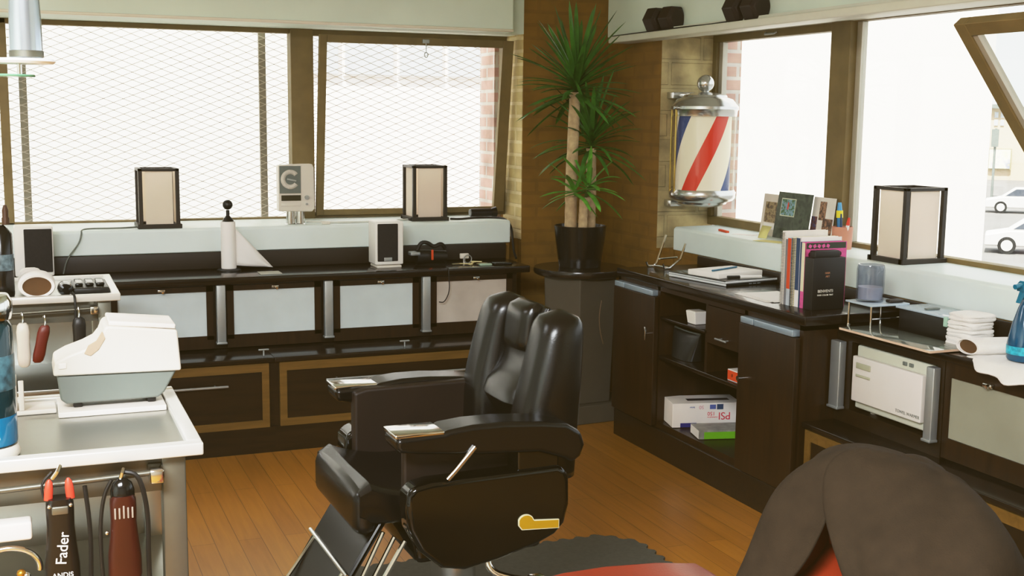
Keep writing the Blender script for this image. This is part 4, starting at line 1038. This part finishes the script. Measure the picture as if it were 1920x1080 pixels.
card('large dark photo card in the middle of the leaning photos', (3.505, 5.10, ZS), .285, .235, .14, rw, [(.035, .155, .115, .205, mat('photo_border', 'c9cdb4', .5)), (.04, .15, .12, .2, PG), (.09, .10, .15, .185, REDT)], PD)
card('white photo card with small portraits, beside the pen cup', (3.535, 4.84, ZS), .17, .225, .12, rw, [(.055, .105, .115, .205, PT), (.0, .045, .03, .13, photo_mat('colour_portrait', ['2b2440', '7c4a2a', '3a4a80', 'b08040'], 60)), (.09, .165, .0, .125, PT)], mat('white_photo_card', 'e6ddd4', .5))
tag(MB().loft([[(3.42, 5.10, ZS + .001), (3.43, 5.04, ZS + .001)], [(3.44, 5.115, ZS + .03), (3.452, 5.06, ZS + .026)], [(3.465, 5.13, ZS + .06), (3.48, 5.07, ZS + .058)]], False, False, False).build('sticky_note', YELLOW, solid=.0008), 'yellow sticky note curling up on the sill below the left photo', 'note')
tag(MB().obox((3.375, 4.92, ZS + .0016), (.08, .16, .0012), rotz(.3)).build('yellow_paper', YELLOW), 'yellow paper on the sill behind the row of books', 'paper')
tag(MB().obox((3.42, 5.42, ZS + .006), (.018, .12, .011), rotz(-.2)).build('orange_lighter', ORANGE, bevel=.003), 'orange lighter lying near the far end of the right sill', 'lighter')
tag(MB().obox((3.44, 5.25, ZS + .0018), (.06, .12, .0014), rotz(.5)).build('paper_slip', PAPER), 'white paper slip lying on the sill in front of the left photo', 'paper')
pc = thing('pen_cup', 'terracotta pen cup on the sill beside the window mullion', 'pen cup', (3.5, 4.535, ZS))
MB().lathe([(0, ZS), (.044, ZS), (.048, ZS + .105), (.044, ZS + .106), (.041, ZS + .01), (0, ZS + .01)], (3.5, 4.535, 0), 28).build('cup_body', mat('salmon_ceramic', 'c98a74', .5), pc)
def pen(label, x, y, dx, dy, h, m_, r_=.0055, cap=None):
    r = thing('pen', label, 'pen', (x, y, ZS + .015), group='pens in the cup')
    d = Vector((dx, dy, h)); p = Vector((x, y, ZS + .015))
    MB().cyl(p, p + d * .75, r_, n=10).build('barrel', m_, r); MB().cyl(p + d * .75, p + d, r_ * 1.15, r_ * .7, n=10).build('cap', cap or m_, r)
    return r
hp = pen('fat blue highlighter with a yellow band in the pen cup', 3.5, 4.55, -.004, .01, .20, mat('clear_blue_plastic', '3f7fae', .25), .012, mat('sky_blue_plastic', '4a95c8', .3))
MB().cyl((3.4975, 4.5565, ZS + .145), (3.4968, 4.558, ZS + .178), .0155, n=14).build('label_band', YELLB, hp)
pen('black pen at the left of the pen cup', 3.51, 4.565, -.01, .02, .165, BLACK, .006)
pen('red and white pen leaning right in the pen cup', 3.495, 4.51, 0, -.025, .135, WHITE, .008, REDT)
pen('slim blue pen in the pen cup', 3.49, 4.53, -.005, .0, .15, NAVY, .005)
# lower worktop
gp = thing('glass_plate', 'clear glass plate lying at the worktop edge', 'glass plate', (3.03, 3.5, ZC))
MB().rbox(2.915, 3.10, 3.26, 3.765, ZC + .004, ZC + .012, .002).build('plate', mat('reflective_glass', '6c7168', .06, var=.08, spec=.9), gp)
m = MB(); m.box(2.9135, 2.9148, 3.26, 3.765, ZC + .004, ZC + .012).box(2.915, 3.10, 3.2585, 3.2598, ZC + .004, ZC + .012); m.build('polished_edge', mat('pinkish_glass_edge', 'd8b8a0', .25), gp, smooth=False)
for x, y in ((2.93, 3.3), (2.93, 3.72), (3.08, 3.3), (3.08, 3.72)): MB().cyl((x, y, ZC), (x, y, ZC + .004), .008, n=10).build('foot', CLEARG, gp)
st = thing('glass_stand', 'two-level chrome and glass stand holding the smoky jar', 'stand', (3.06, 3.8, ZC))
MB().rbox(3.01, 3.195, 3.70, 3.86, .935, .943, .002).build('shelf_plate', mat('pale_blue_glass', 'aebcc8', .1, var=.1), st)
for x, y in ((3.022, 3.85), (3.022, 3.715), (3.18, 3.85), (3.18, 3.715)): MB().cyl((x, y, ZC), (x, y, .936), .005, n=12).lathe([(0, 0), (.009, 0), (.009, .008), (0, .009)], (x, y, ZC), 12).build('leg', CHROME, st)
MB().tube([(3.022, 3.715, ZC + .045), (3.18, 3.715, ZC + .045)], .0035, 8).build('cross_bar', CHROME, st)
jr = thing('smoky_jar', 'smoky glass jar standing on the chrome stand', 'jar', (3.08, 3.80, .943))
MB().lathe([(0, .944), (.052, .944), (.054, .95), (.054, 1.07), (.050, 1.088), (.046, 1.088), (.049, 1.07), (.049, .952), (0, .952)], (3.08, 3.80, 0), 36).build('jar_body', SMOKEG, jr)
MB().lathe([(0, .9525), (.047, .9525), (.047, 1.0), (0, 1.0)], (3.08, 3.80, 0), 28).build('contents', mat('grey_liquid', 'cfd1d5', .3, var=.1), jr)
tag(MB().rbox(3.11, 3.18, 3.715, 3.745, .9435, .957, .006).build('comb', mat('dark_horn', '2a2118', .4)), 'dark comb lying beside the smoky jar', 'comb')
un = thing('sterilizer_box', 'black box with a glass lid at the back of the lower worktop', 'box', (3.23, 3.54, ZC))
MB().rbox(3.135, 3.295, 3.42, 3.69, ZC, .928, .004).build('case', BLACK, un)
MB().rbox(3.125, 3.298, 3.41, 3.70, .929, .937, .002).build('glass_lid', mat('pale_blue_glass', 'aebcc8', .1), un)
MB().rbox(3.119, 3.134, 3.412, 3.43, .90, .937, .002).build('clip', mat('green_glass_clip', '9fc0ae', .2), un)
tag(MB().rbox(3.16, 3.22, 3.56, 3.58, .9375, .944, .002).build('tweezers', GREYP), 'dark tool lying on the glass lid of the black box', 'tool')
def towel(label, z, h, cx, cy, sx, sy, seed):
    r = thing('folded_towel', label, 'towel', (cx, cy, z), group='white folded towels on the lower worktop')
    rnd = random.Random(seed); rings = []; n = 40
    for k in range(9):
        v = -1 + 2 * k / 8; w = math.sqrt(max(0, 1 - abs(v) ** 2.6))
        pinch = 1 - .07 * math.exp(-(v / .25) ** 2)
        ring = []
        for i in range(n):
            t = 2 * PI * i / n; c, s_ = math.cos(t), math.sin(t); e = 4
            x = sx * (.86 + .14 * w) * pinch * math.copysign(abs(c) ** (2 / e), c); y = sy * (.86 + .14 * w) * pinch * math.copysign(abs(s_) ** (2 / e), s_)
            nz_ = noise.noise(Vector((x * 16 + seed, y * 16, v))) * .010
            ring.append((x + nz_, y + nz_, h / 2 + v * h / 2 * .98 + nz_ * .7 * w))
        rings.append(ring)
    MB().loft(rings).build('cloth', TOWEL, r, world=False, ang=180)
    return r
zz = ZC
for i, (h, l) in enumerate(((.036, 'bottom white towel of the folded stack'), (.03, 'second white towel from the bottom of the folded stack'), (.03, 'third white towel from the bottom of the folded stack'), (.028, 'topmost white towel of the folded stack'))):
    towel(l, zz + .0015 * i, h, 3.163 + .004 * (i % 2), 3.345 - .003 * i, .072, .062 + .004 * (i % 2), i + 3); zz += h - .002
rl = thing('rolled_towel', 'rolled white towel with a brown hollow end in front of the folded stack', 'towel', (3.13, 3.19, ZC))
def roll_rings(r0, r1, x0, x1, y, z, sc=1.): return [[(x, y + r_ * math.cos(u) * sc, z + r_ * math.sin(u)) for u in [2 * PI * i / 28 for i in range(28)]] for x, r_ in ((x0, r0), (x0 + .006, r1), (x1 - .01, r1), (x1, r1 - .01), (x1, 0.001))]
rr = [[(x, 3.205 + (-.25) * (x - 3.04) + r_ * 1.75 * math.cos(u), ZC + .031 + r_ * .88 * math.sin(u)) for u in [2 * PI * i / 28 for i in range(28)]] for x, r_ in ((3.10, .024), (3.03, .027), (3.03, .031), (3.04, .034), (3.20, .034), (3.21, .028), (3.21, .002))]
MB().loft(rr).build('cloth', TOWEL, rl)
MB().loft([[(x, 3.2055 + r_ * 1.75 * math.cos(u), ZC + .031 + r_ * .88 * math.sin(u)) for u in [2 * PI * i / 24 for i in range(24)]] for x, r_ in ((3.0375, .026), (3.039, .0255))]).build('hollow_end', mat('brown_core', '5a4023', .8), rl)
ft = thing('flat_towel', 'white towel spread flat over the edge of the lower worktop', 'towel', (3.07, 3.0, ZC))
m = MB(); rows = []
for k in range(26):
    t = k / 25; y = 3.175 - .40 * t; row = []
    for j in range(18):
        q = j / 17; x0 = 2.985 - .055 * min(1, t * 2.2) + .012 * math.sin(t * 17); x = x0 + (3.19 - x0) * q
        if t < .1: x = 3.0 + (3.17 - 3.0) * q
        z = ZC + .006 + .006 * abs(noise.noise(Vector((x * 12, y * 12, 1))))
        if x < 2.99: z -= (2.99 - x) * .55
        row.append((x, y, z))
    rows.append(row)
m.loft(rows, False, False, False).build('cloth', TOWEL, ft, ang=180, solid=.005)
sb_ = thing('spray_bottle', 'blue spray bottle standing on the white towel at the right edge of the photo', 'spray bottle', (3.11, 3.03, ZC + .012))
P1 = (3.11, 3.03, 0)
MB().lathe([(0, .853), (.052, .853), (.056, .86), (.056, .91), (.045, .97), (.028, 1.03), (.018, 1.055), (.018, 1.07), (0, 1.07)], P1, 32).build('bottle_body', mat('blue_clear_plastic', '0f4c6c', .12, var=.15, spec=.7), sb_)
MB().lathe([(0, .0), (.057, .0), (.0575, .028), (.0, .028)], (3.11, 3.03, .875), 32).build('label', mat('cyan_label', '2ba3bd', .4, var=.5, vscale=70), sb_)
m = MB(); m.lathe([(.019, 1.06), (.021, 1.085), (.014, 1.09), (0, 1.09)], P1, 20).prism([(3.075, 1.088), (3.07, 1.108), (3.085, 1.122), (3.145, 1.124), (3.15, 1.09)], 'y', 3.015, 3.045).prism([(3.08, 1.09), (3.065, 1.05), (3.071, 1.048), (3.095, 1.085)], 'y', 3.023, 3.037); m.build('trigger_head', TEALB, sb_)
MB().tube([(3.078, 3.03, 1.108), (3.05, 3.03, 1.104)], .009, 10).build('nozzle', TEALB, sb_)
# towel warmer in the open bay
tw = thing('towel_warmer', 'white towel warmer cabinet in the open bay', 'towel warmer', (3.13, 3.55, .513))
y0, y1, z0, z1 = 3.345, 3.765, .527, .778
MB().rbox(3.005, 3.28, y0, y1, z0, z1, .008).build('case', mat('greenish_white_metal', 'c4c4b2', .4, var=.03), tw)
MB().rbox(2.982, 3.004, y0 + .022, y1 - .004, z0 + .032, z1 - .04, .005).build('door', mat('warm_white_enamel', 'dcd3cc', .35, var=.02), tw)
m = MB(); m.rbox(2.977, 2.983, y1 - .115, y1 - .03, z1 - .085, z1 - .062, .01).rbox(2.977, 2.983, y1 - .115, y1 - .03, z1 - .118, z1 - .108, .004); m.build('door_handle', mat('sage_plastic', 'a8a890', .4), tw)
for yy in (3.44, 3.475): MB().rbox(3.0, 3.006, yy, yy + .022, z1 - .028, z1 - .014, .002).build('switch', GREYP, tw)
for yy in (3.40, 3.70): MB().cyl((3.05, yy, .5125), (3.05, yy, z0), .014, n=14).build('foot', OFFW, tw)
lettering('door_lettering', 'TOWEL WARMER', .0165, (2.9815, 3.5, z0 + .052), (0, -1, 0), (0, 0, 1), GREYP, tw)

# ================================================================== STEEL CARTS AT THE LEFT
def cart(label, yf, yb):
    r = thing('steel_cart', label, 'cart', (0, (yf + yb) / 2, 0), group='stainless steel barber carts')
    x0, x1, z = -.36, .336, .95
    m = MB(); rim = .032
    m.rbox(x0, x1, yf, yf + rim, z - .028, z, .004).rbox(x0, x1, yb - rim, yb, z - .028, z, .004).rbox(x1 - rim, x1, yf + rim, yb - rim, z - .028, z, .004).rbox(x0, x0 + rim, yf + rim, yb - rim, z - .028, z, .004)
    m.build('tray_rim', STEELB, r)
    MB().box(x0 + .01, x1 - .01, yf + .01, yb - .01, z - .026, z - .014).build('tray', STEEL, r, smooth=False)
    for x in (x0 + .02, x1 - .085):
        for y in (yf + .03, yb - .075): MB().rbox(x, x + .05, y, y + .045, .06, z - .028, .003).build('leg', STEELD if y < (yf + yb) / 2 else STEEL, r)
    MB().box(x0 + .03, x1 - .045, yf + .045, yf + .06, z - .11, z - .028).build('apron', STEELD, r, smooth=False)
    MB().rbox(x0 + .03, x1 - .04, yf + .04, yb - .04, .56, .58, .004).build('shelf', STEEL, r)
    MB().rbox(x0 + .03, x1 - .04, yf + .04, yb - .04, .16, .18, .004).build('shelf', STEEL, r)
    MB().box(x0 + .03, x1 - .045, yb - .05, yb - .046, .18, z - .03).build('back_panel', STEEL, r, smooth=False)
    m = MB(); m.tube([(x0 + .06, yf - .012, z - .065), (x1 - .105, yf - .012, z - .052)], .006, 10); m.build('hook_rail', STEELD, r)
    MB().rbox(x1 - .115, x1 - .085, yf - .022, yf + .035, z - .075, z - .045, .004).build('rail_bracket', CHROME, r)
    for x in (x0 + .045, x1 - .06):
        for y in (yf + .05, yb - .05): MB().cyl((x - .012, y, .03), (x + .012, y, .03), .03, n=18).build('caster', BLACK, r)
    return r
cart('stainless steel cart in the left foreground with clippers hanging on its front', 2.56, 3.14)
cart('stainless steel cart behind the beige printer, nearer the window', 4.85, 5.46)
# the counter printer on the near tray
pr = thing('receipt_printer', 'beige and grey countertop printer on the near steel cart', 'printer', (.19, 3.04, .95))
top = [(.047, 1.033), (.052, 1.065), (.08, 1.08), (.12, 1.094), (.145, 1.106), (.158, 1.122), (.166, 1.143), (.174, 1.147), (.333, 1.128), (.340, 1.027), (.20, 1.03)]
MB().prism(top, 'y', 2.955, 3.10).build('housing', OFFW, pr, bevel=.006, seg=3)
MB().prism([(.055, 1.032), (.062, .972), (.075, .962), (.285, .962), (.30, .975), (.33, 1.028)], 'y', 2.965, 3.09).build('lower_body', GREYP, pr, bevel=.006)
MB().rbox(.175, .33, 2.96, 3.095, 1.138, 1.150, .004, rot=Matrix.Rotation(.105, 3, 'Y')).build('lid', FILMW, pr)
MB().prism([(.118, 1.084), (.128, 1.103), (.146, 1.113), (.16, 1.135), (.166, 1.118), (.15, 1.092), (.132, 1.078)], 'y', 2.952, 2.956).build('side_cutout', mat('tan_cutout', 'b59c84', .5), pr)
MB().rbox(.06, .078, 2.952, 2.958, 1.05, 1.064, .002).build('button', FILMW, pr)
for x in (.09, .26): MB().rbox(x, x + .02, 2.975, 3.08, .9512, .963, .002).build('foot', BLACK, pr)
tag(MB().rbox(.055, .30, 2.935, 3.10, .9365, .9495, .002).build('white_tray_liner', FILMW), 'white liner board under the beige printer', 'board')
for o in (pr,): o.location.z = o.location.z
# disinfectant jar, foreground
jn = thing('disinfectant_jar', 'tall dark teal disinfectant jar with blue liquid on the near steel cart', 'jar', (-.085, 2.66, .937))
PJ = (-.092, 2.66, 0)
MB().lathe([(0, .938), (.064, .938), (.066, .945), (.062, .955), (.06, .96), (0, .96)], PJ, 32).build('foot', OFFW, jn)
MB().lathe([(0, .961), (.056, .961), (.06, .975), (.06, 1.21), (.05, 1.225), (0, 1.225)], PJ, 36).build('glass_body', DTEAL, jn)
MB().lathe([(0.0605, .965), (.0612, .97), (.0612, 1.02), (.0605, 1.025)], PJ, 36).build('blue_liquid', BLUEL, jn)
MB().lathe([(0.0605, 1.08), (.0612, 1.082), (.0612, 1.15), (.0605, 1.152)], PJ, 36).build('label', mat('jar_label', '3a5a66', .4, var=.6, vscale=60), jn)
MB().lathe([(0, 1.226), (.06, 1.226), (.062, 1.235), (.062, 1.262), (.055, 1.275), (.012, 1.28), (.012, 1.30), (0, 1.302)], PJ, 36).build('lid', CHROME, jn)
# things on the rear cart
nr = thing('neck_strip_roll', 'white roll of neck strips with a dark hollow end on the rear steel cart', 'paper roll', (.03, 4.95, .937))
rr = [[(.035 + r_ * 1.35 * math.cos(u), y, .984 + r_ * .93 * math.sin(u)) for u in [2 * PI * i / 30 for i in range(30)]] for y, r_ in ((5.0, .034), (4.895, .039), (4.893, .047), (4.90, .05), (5.04, .05), (5.05, .03), (5.05, .002))]
MB().loft(rr).build('roll', PAPER, nr)
MB().loft([[(.035 + r_ * 1.35 * math.cos(u), y, .984 + r_ * .93 * math.sin(u)) for u in [2 * PI * i / 24 for i in range(24)]] for y, r_ in ((4.899, .0388), (4.9, .0385))]).build('hollow_end', mat('brown_core', '5a4023'), nr)
MB().rbox(-.03, .06, 5.06, 5.16, .9365, 1.03, .03).build('paper_tail', PAPER, nr)
tt = thing('tool_tray', 'black tray of clipper attachments on the rear steel cart', 'tray', (.24, 5.02, .937))
MB().rbox(.165, .30, 4.93, 5.18, .9365, .966, .006).build('tray_body', BLACK, tt)
for i in range(3): MB().rbox(.175 + .04 * i, .205 + .04 * i, 4.97, 5.12, .967, .98, .005).build('attachment', BLACKG, tt)
hc = thing('hair_clipper', 'black hair clipper lying on the rear cart beside the white paper roll', 'hair clipper', (.14, 4.93, .937))
rings = [[(.137 + .03 * math.cos(u) * f, 4.89 + .13 * t, .966 + .027 * math.sin(u) * f) for u in [2 * PI * i / 18 for i in range(18)]] for t, f in ((0, .4), (.08, .85), (.3, 1), (.7, .95), (.92, .8), (1, .4))]
MB().loft(rings).build('body', BLACKG, hc)
MB().tube([(.155, 4.885, .955), (.165, 4.86, .955), (.168, 4.838, .94), (.167, 4.835, .88), (.165, 4.83, .78), (.162, 4.835, .70)], .005, 8, smooth=2).build('cord', CABLE, hc)
bl_ = thing('pump_bottle', 'dark bottle with a brown tip at the left end of the rear cart', 'bottle', (-.085, 5.0, .937))
MB().lathe([(0, .9365), (.042, .9365), (.044, .945), (.044, 1.18), (.03, 1.2), (.014, 1.215), (0, 1.215)], (-.088, 5.0, 0), 28).build('bottle_body', mat('dark_bottle', '16130f', .2), bl_)
MB().lathe([(0.0445, 1.04), (.045, 1.042), (.045, 1.10), (.0445, 1.102)], (-.088, 5.0, 0), 28).build('label', mat('pale_bottle_label', '5f7078', .4, var=.6, vscale=50), bl_)
MB().lathe([(.014, 1.215), (.014, 1.24), (.011, 1.245), (.012, 1.27), (.006, 1.29), (0, 1.292)], (-.066, 5.0, 0), 16).build('cap', mat('brown_cap', '4a2f18', .5), bl_)
# tools hanging on the rear cart's rail
def hanging(label, cat, x, y, ztop, zbot, w, d, m_, tilt=0., extra=None, name='hair_clipper'):
    r = thing(name, label, cat, (x, y, ztop))
    R = Matrix.Rotation(tilt, 3, 'Y'); L = ztop - zbot; rings = []
    for t, f in ((0, .55), (.06, .85), (.2, 1), (.5, .93), (.8, 1), (.95, .85), (1, .5)):
        c = R @ Vector((0, 0, -L * t)); rings.append([(c.x + w / 2 * f * math.copysign(abs(math.cos(u)) ** .7, math.cos(u)), c.y + d / 2 * f * math.copysign(abs(math.sin(u)) ** .7, math.sin(u)), c.z) for u in [2 * PI * i / 20 for i in range(20)]])
    MB().loft(rings).build('body', m_, r, world=False)
    MB().tube([(0, 0, -.004), (.002, .004, .02), (.0, .018, .04), (-.004, .02, .028)], .003, 8, smooth=1).build('hanging_hook', CHROME, r, world=False)
    return r
hanging('red handled brush hanging from the rear cart rail', 'brush', .056, 4.818, .845, .70, .045, .03, REDP, .22, name='brush')
bb = hanging('black hair clipper hanging from the rear cart rail right of the red brush', 'hair clipper', .178, 4.815, .87, .72, .05, .035, BLACK)
hanging('white hair clipper hanging at the left end of the rear cart rail', 'hair clipper', -.022, 4.815, .858, .69, .048, .04, OFFW)
# white bracket shelf on the near tray, left of the printer
ac = thing('acrylic_stand', 'white edged L-shaped acrylic stand on the near steel cart left of the printer', 'stand', (-.01, 3.05, .937))
MB().rbox(-.045, .052, 2.99, 3.08, .9365, .948, .003).build('base_plate', FILMW, ac)
MB().rbox(-.043, -.034, 2.99, 3.08, .948, 1.02, .002).rbox(-.030, -.018, 2.99, 3.0, .948, 1.02, .002).build('upright', FILMW, ac)
# clippers on the near cart
def big_clipper(label, x, z, w, L, m_, name, y=2.515):
    r = thing('hair_clipper', label, 'hair clipper', (x, y, z), group='clippers hanging on the near steel cart')
    rings = []
    for t, f in ((0, .62), (.05, .78), (.12, .80), (.3, .78), (.48, .86), (.7, 1), (.92, 1.02), (1, .9)):
        rings.append([(w / 2 * f * math.copysign(abs(math.cos(u)) ** .6, math.cos(u)), .022 * math.copysign(abs(math.sin(u)) ** .6, math.sin(u)), -L * t) for u in [2 * PI * i / 28 for i in range(28)]])
    MB().loft(rings).build('body', m_, r, world=False)
    return r
k1 = big_clipper('black hair clipper with two red tabs and white lettering, hanging on the near cart', .042, .875, .068, .20, mat('black_clipper_body', '120e0b', .3, var=.1), 'a')
for sx in (-.018, .018): MB().loft([[(sx * (1 + .18 * (1 - t)) + .0085 * f * math.cos(u), .007 * math.sin(u) * f, -.003 + .042 * t) for u in [2 * PI * i / 14 for i in range(14)]] for t, f in ((0, 1), (.5, 1), (.85, .8), (1, .3))]).build('red_tab', REDT, k1, world=False)
for sx in (-.02, .02): MB().sph((sx, -.02, -.012), .0045, 12).build('rivet', CHROME, k1, world=False)
MB().rbox(-.016, .016, -.0245, -.018, -.03, -.012, .003).build('blade_plate', STEELD, k1, world=False)
lt = lettering('script_lettering', 'Fader', .03, (0, 0, 0), (.12, 0, 1), (-1, 0, .12), PAPER, None); lt.parent = k1; lt.location = (-.002, -.0232, -.134)
lt2 = lettering('brand_lettering', 'ANDIS', .014, (0, 0, 0), (1, 0, 0), (0, 0, 1), PAPER, None, align='CENTER'); lt2.parent = k1; lt2.location = (0, -.0238, -.1565)
MB().tube([(-.012, 0, .04), (-.002, -.006, .055), (.004, .012, .062)], .004, 8).build('hook', CHROME, k1, world=False)
MB().tube([(-.03, .005, .0), (-.034, .008, .03), (-.012, .01, .052)], .0025, 6, smooth=2).build('cord', CABLE, k1, world=False)
k2 = big_clipper('maroon hair clipper with a slotted top, hanging on the near cart beside the black one', .164, .868, .066, .185, MAROON, 'b')
m = MB()
for i in range(5): m.rbox(-.019 + .0085 * i, -.0155 + .0085 * i, -.0245, -.02, -.045, -.022 + .004 * (i == 2), .001)
m.build('vent_slots', mat('slot_grey', '8d7f72', .4), k2, world=False)
MB().loft([[(.024 * f * math.cos(u), .018 * f * math.sin(u), z_) for u in [2 * PI * i / 20 for i in range(20)]] for z_, f in ((-.004, 1.0), (.01, 1), (.025, .8), (.033, .4))]).build('clipper_head', BLACKG, k2, world=False)
MB().sph((-.034, -.012, -.075), .005, 12).build('switch', CHROME, k2, world=False)
m = MB(); m.tube([(-.02, .01, .03), (-.036, .012, .0), (-.045, .014, -.06), (-.046, .014, -.13), (-.04, .016, -.25)], .004, 8, smooth=2).tube([(.0, .012, .045), (.03, .006, .04), (.043, .004, 0.), (.05, .008, -.06), (.048, .01, -.13), (.05, .012, -.25)], .005, 8, smooth=2)
m.build('cord', CABLE, k2, world=False)
MB().tube([(-.003, .0, .034), (0, -.004, .045), (.004, .012, .05)], .004, 8).build('hook', CHROME, k2, world=False)
tag(MB().tube([(.092, 2.545, .885), (.098, 2.54, .82), (.10, 2.54, .75), (.094, 2.54, .62)], .0045, 8, smooth=2).build('cable', CABLE), 'black cord hanging between the two near clippers', 'cable')
# white box and coiled steel cord inside the near cart
tag(MB().rbox(-.30, -.008, 2.64, 2.80, .585, .806, .006).build('white_box', FILMW), 'white box on the middle shelf of the near cart', 'box') if False else None
wb = thing('chrome_clipper', 'chrome clipper with a brass knob hanging at the left end of the near cart', 'hair clipper', (-.05, 2.515, .80))
MB().tube([(-.03 + .06 * math.cos(t) - .03, 2.515, .735 + .045 * math.sin(t)) for t in [PI * .95 - PI * 1.0 * i / 20 for i in range(21)]], .006, 10).build('chrome_loop', CHROME, wb)
MB().sph((-.036, 2.505, .728), .009, 16).build('brass_knob', mat('brass', 'c08a34', .3, .9), wb)
m = MB()
for i in range(5): m.sph((-.026 + .006 * (i % 2), 2.505 + .004 * (i % 3), .722 - .011 * i), .0085, 12)
m.build('chrome_chain', CHROME, wb)
tag(MB().rbox(-.35, -.012, 2.50, 2.545, .797, .835, .006).build('towel_bar', FILMW), 'white towel bar on the front of the near cart', 'bar')
# hanging lamp
hl = thing('pendant_lamp', 'chrome pendant lamp with glass discs at the upper left', 'lamp', (.016, 2.2, 1.74))
PLX, PLY = .016, 2.2
MB().lathe([(0, 1.738), (.026, 1.738), (.0265, 1.75), (.0255, 1.80), (.0225, 1.86), (.021, 1.93), (0, 1.93)], (PLX, PLY, 0), 36).build('metal_shade', mat('blue_grey_chrome', 'b9c6d4', .18, .85, var=.03), hl)
MB().lathe([(.0262, 1.7385), (.0275, 1.739), (.0275, 1.749), (.0262, 1.75)], (PLX, PLY, 0), 36).build('collar', STEELD, hl)
MB().lathe([(0, 1.728), (.05, 1.728), (.054, 1.732), (.05, 1.736), (0, 1.736)], (PLX - .008, PLY, 0), 48).build('frosted_disc', mat('frosted_disc_glass', 'f2f4f4', .3), hl)
MB().lathe([(0, 1.706), (.04, 1.706), (.041, 1.708), (.04, 1.710), (0, 1.710)], (PLX - .028, PLY, 0), 48).build('glass_disc', GREENG, hl)
MB().cyl((PLX - .012, PLY, 1.706), (PLX - .012, PLY, 1.73), .004, n=10).build('spindle', CHROME, hl)
MB().cyl((PLX, PLY, 1.93), (PLX, PLY, 2.949), .004, n=8).lathe([(0, 2.93), (.05, 2.93), (.05, 2.949), (0, 2.949)], (PLX, PLY, 0), 24).build('cord', CABLE, hl)
# ================================================================== CAMERA, LIGHT
yaw, pit, rol = math.radians(22.236), math.radians(8.160), math.radians(.625)
fw = Vector((math.sin(yaw) * math.cos(pit), math.cos(yaw) * math.cos(pit), -math.sin(pit)))
rt = Vector((math.cos(yaw), -math.sin(yaw), 0)); up = rt.cross(fw)
r2 = rt * math.cos(rol) + up * math.sin(rol); u2 = -rt * math.sin(rol) + up * math.cos(rol)
cam = bpy.data.cameras.new('camera'); co = bpy.data.objects.new('camera', cam); COL.objects.link(co)
M = Matrix((r2, u2, -fw)).transposed().to_4x4(); M.translation = (0, 0, 1.65); co.matrix_world = M
cam.sensor_width = 36; cam.lens = 36 * 2247.5 / 1920; cam.clip_end = 400; cam.clip_start = .05
scene.camera = co

w = bpy.data.worlds.new('sky'); scene.world = w; w.use_nodes = True
bg = w.node_tree.nodes['Background']; bg.inputs['Color'].default_value = (.93, .96, 1, 1); bg.inputs['Strength'].default_value = 2.4
def lamp(name, typ, energy, loc, direction=None, color=(1, 1, 1), **kw):
    L = bpy.data.lights.new(name, typ); L.energy = energy; L.color = color
    for k, v in kw.items(): setattr(L, k, v)
    o = bpy.data.objects.new(name, L); COL.objects.link(o); o.location = loc
    if direction: o.rotation_euler = Vector(direction).to_track_quat('-Z', 'Y').to_euler()
    return o
lamp('sun', 'SUN', 14, (0, 0, 20), (.66, .58, -1.45), (1, .96, .9), angle=.01)
lamp('added_fill_lamp', 'AREA', 460, (-.9, .1, 2.9), (0, 0, -1), (.93, .97, 1), shape='RECTANGLE', size=1.8, size_y=1.2)  # unseen fill light added overhead to brighten the room
lamp('added_fill_lamp', 'AREA', 40, (-1.6, 4.2, 2.9), (0, 0, -1), (.93, .97, 1), shape='RECTANGLE', size=1.4, size_y=1.0)  # weaker unseen fill, added over the left side
for nm, loc, sx, sy, d in (('window_portal_back', (0.6, YG + .1, 1.58), 4.2, 1.05, (0, -1, 0)), ('window_portal_right', (XG + .12, 3.4, 1.58), 5.0, 1.05, (-1, 0, 0))):
    o = lamp(nm, 'AREA', 1, loc, d, shape='RECTANGLE', size=sx, size_y=sy); o.data.cycles.is_portal = True
# colour management: a film-like shoulder and slightly lifted brown blacks
vs = scene.view_settings
vs.view_transform = 'Standard'; vs.look = 'None'; vs.exposure = 0; vs.gamma = 1
vs.use_curve_mapping = True
cm = vs.curve_mapping; cm.white_level = (4, 4, 4); cm.use_clip = False
for ch, lift in ((0, .0135), (1, .009), (2, .0025)):
    c = cm.curves[ch]
    c.points[0].location = (0, lift); c.points[1].location = (1, 1)
    for p in ((.02, .088 + lift * .6), (.07, .345 + lift * .3), (.14, .62), (.25, .83), (.5, .94)): c.points.new(*p)
cm.update()
scene.cycles.max_bounces = 10; scene.cycles.transparent_max_bounces = 16
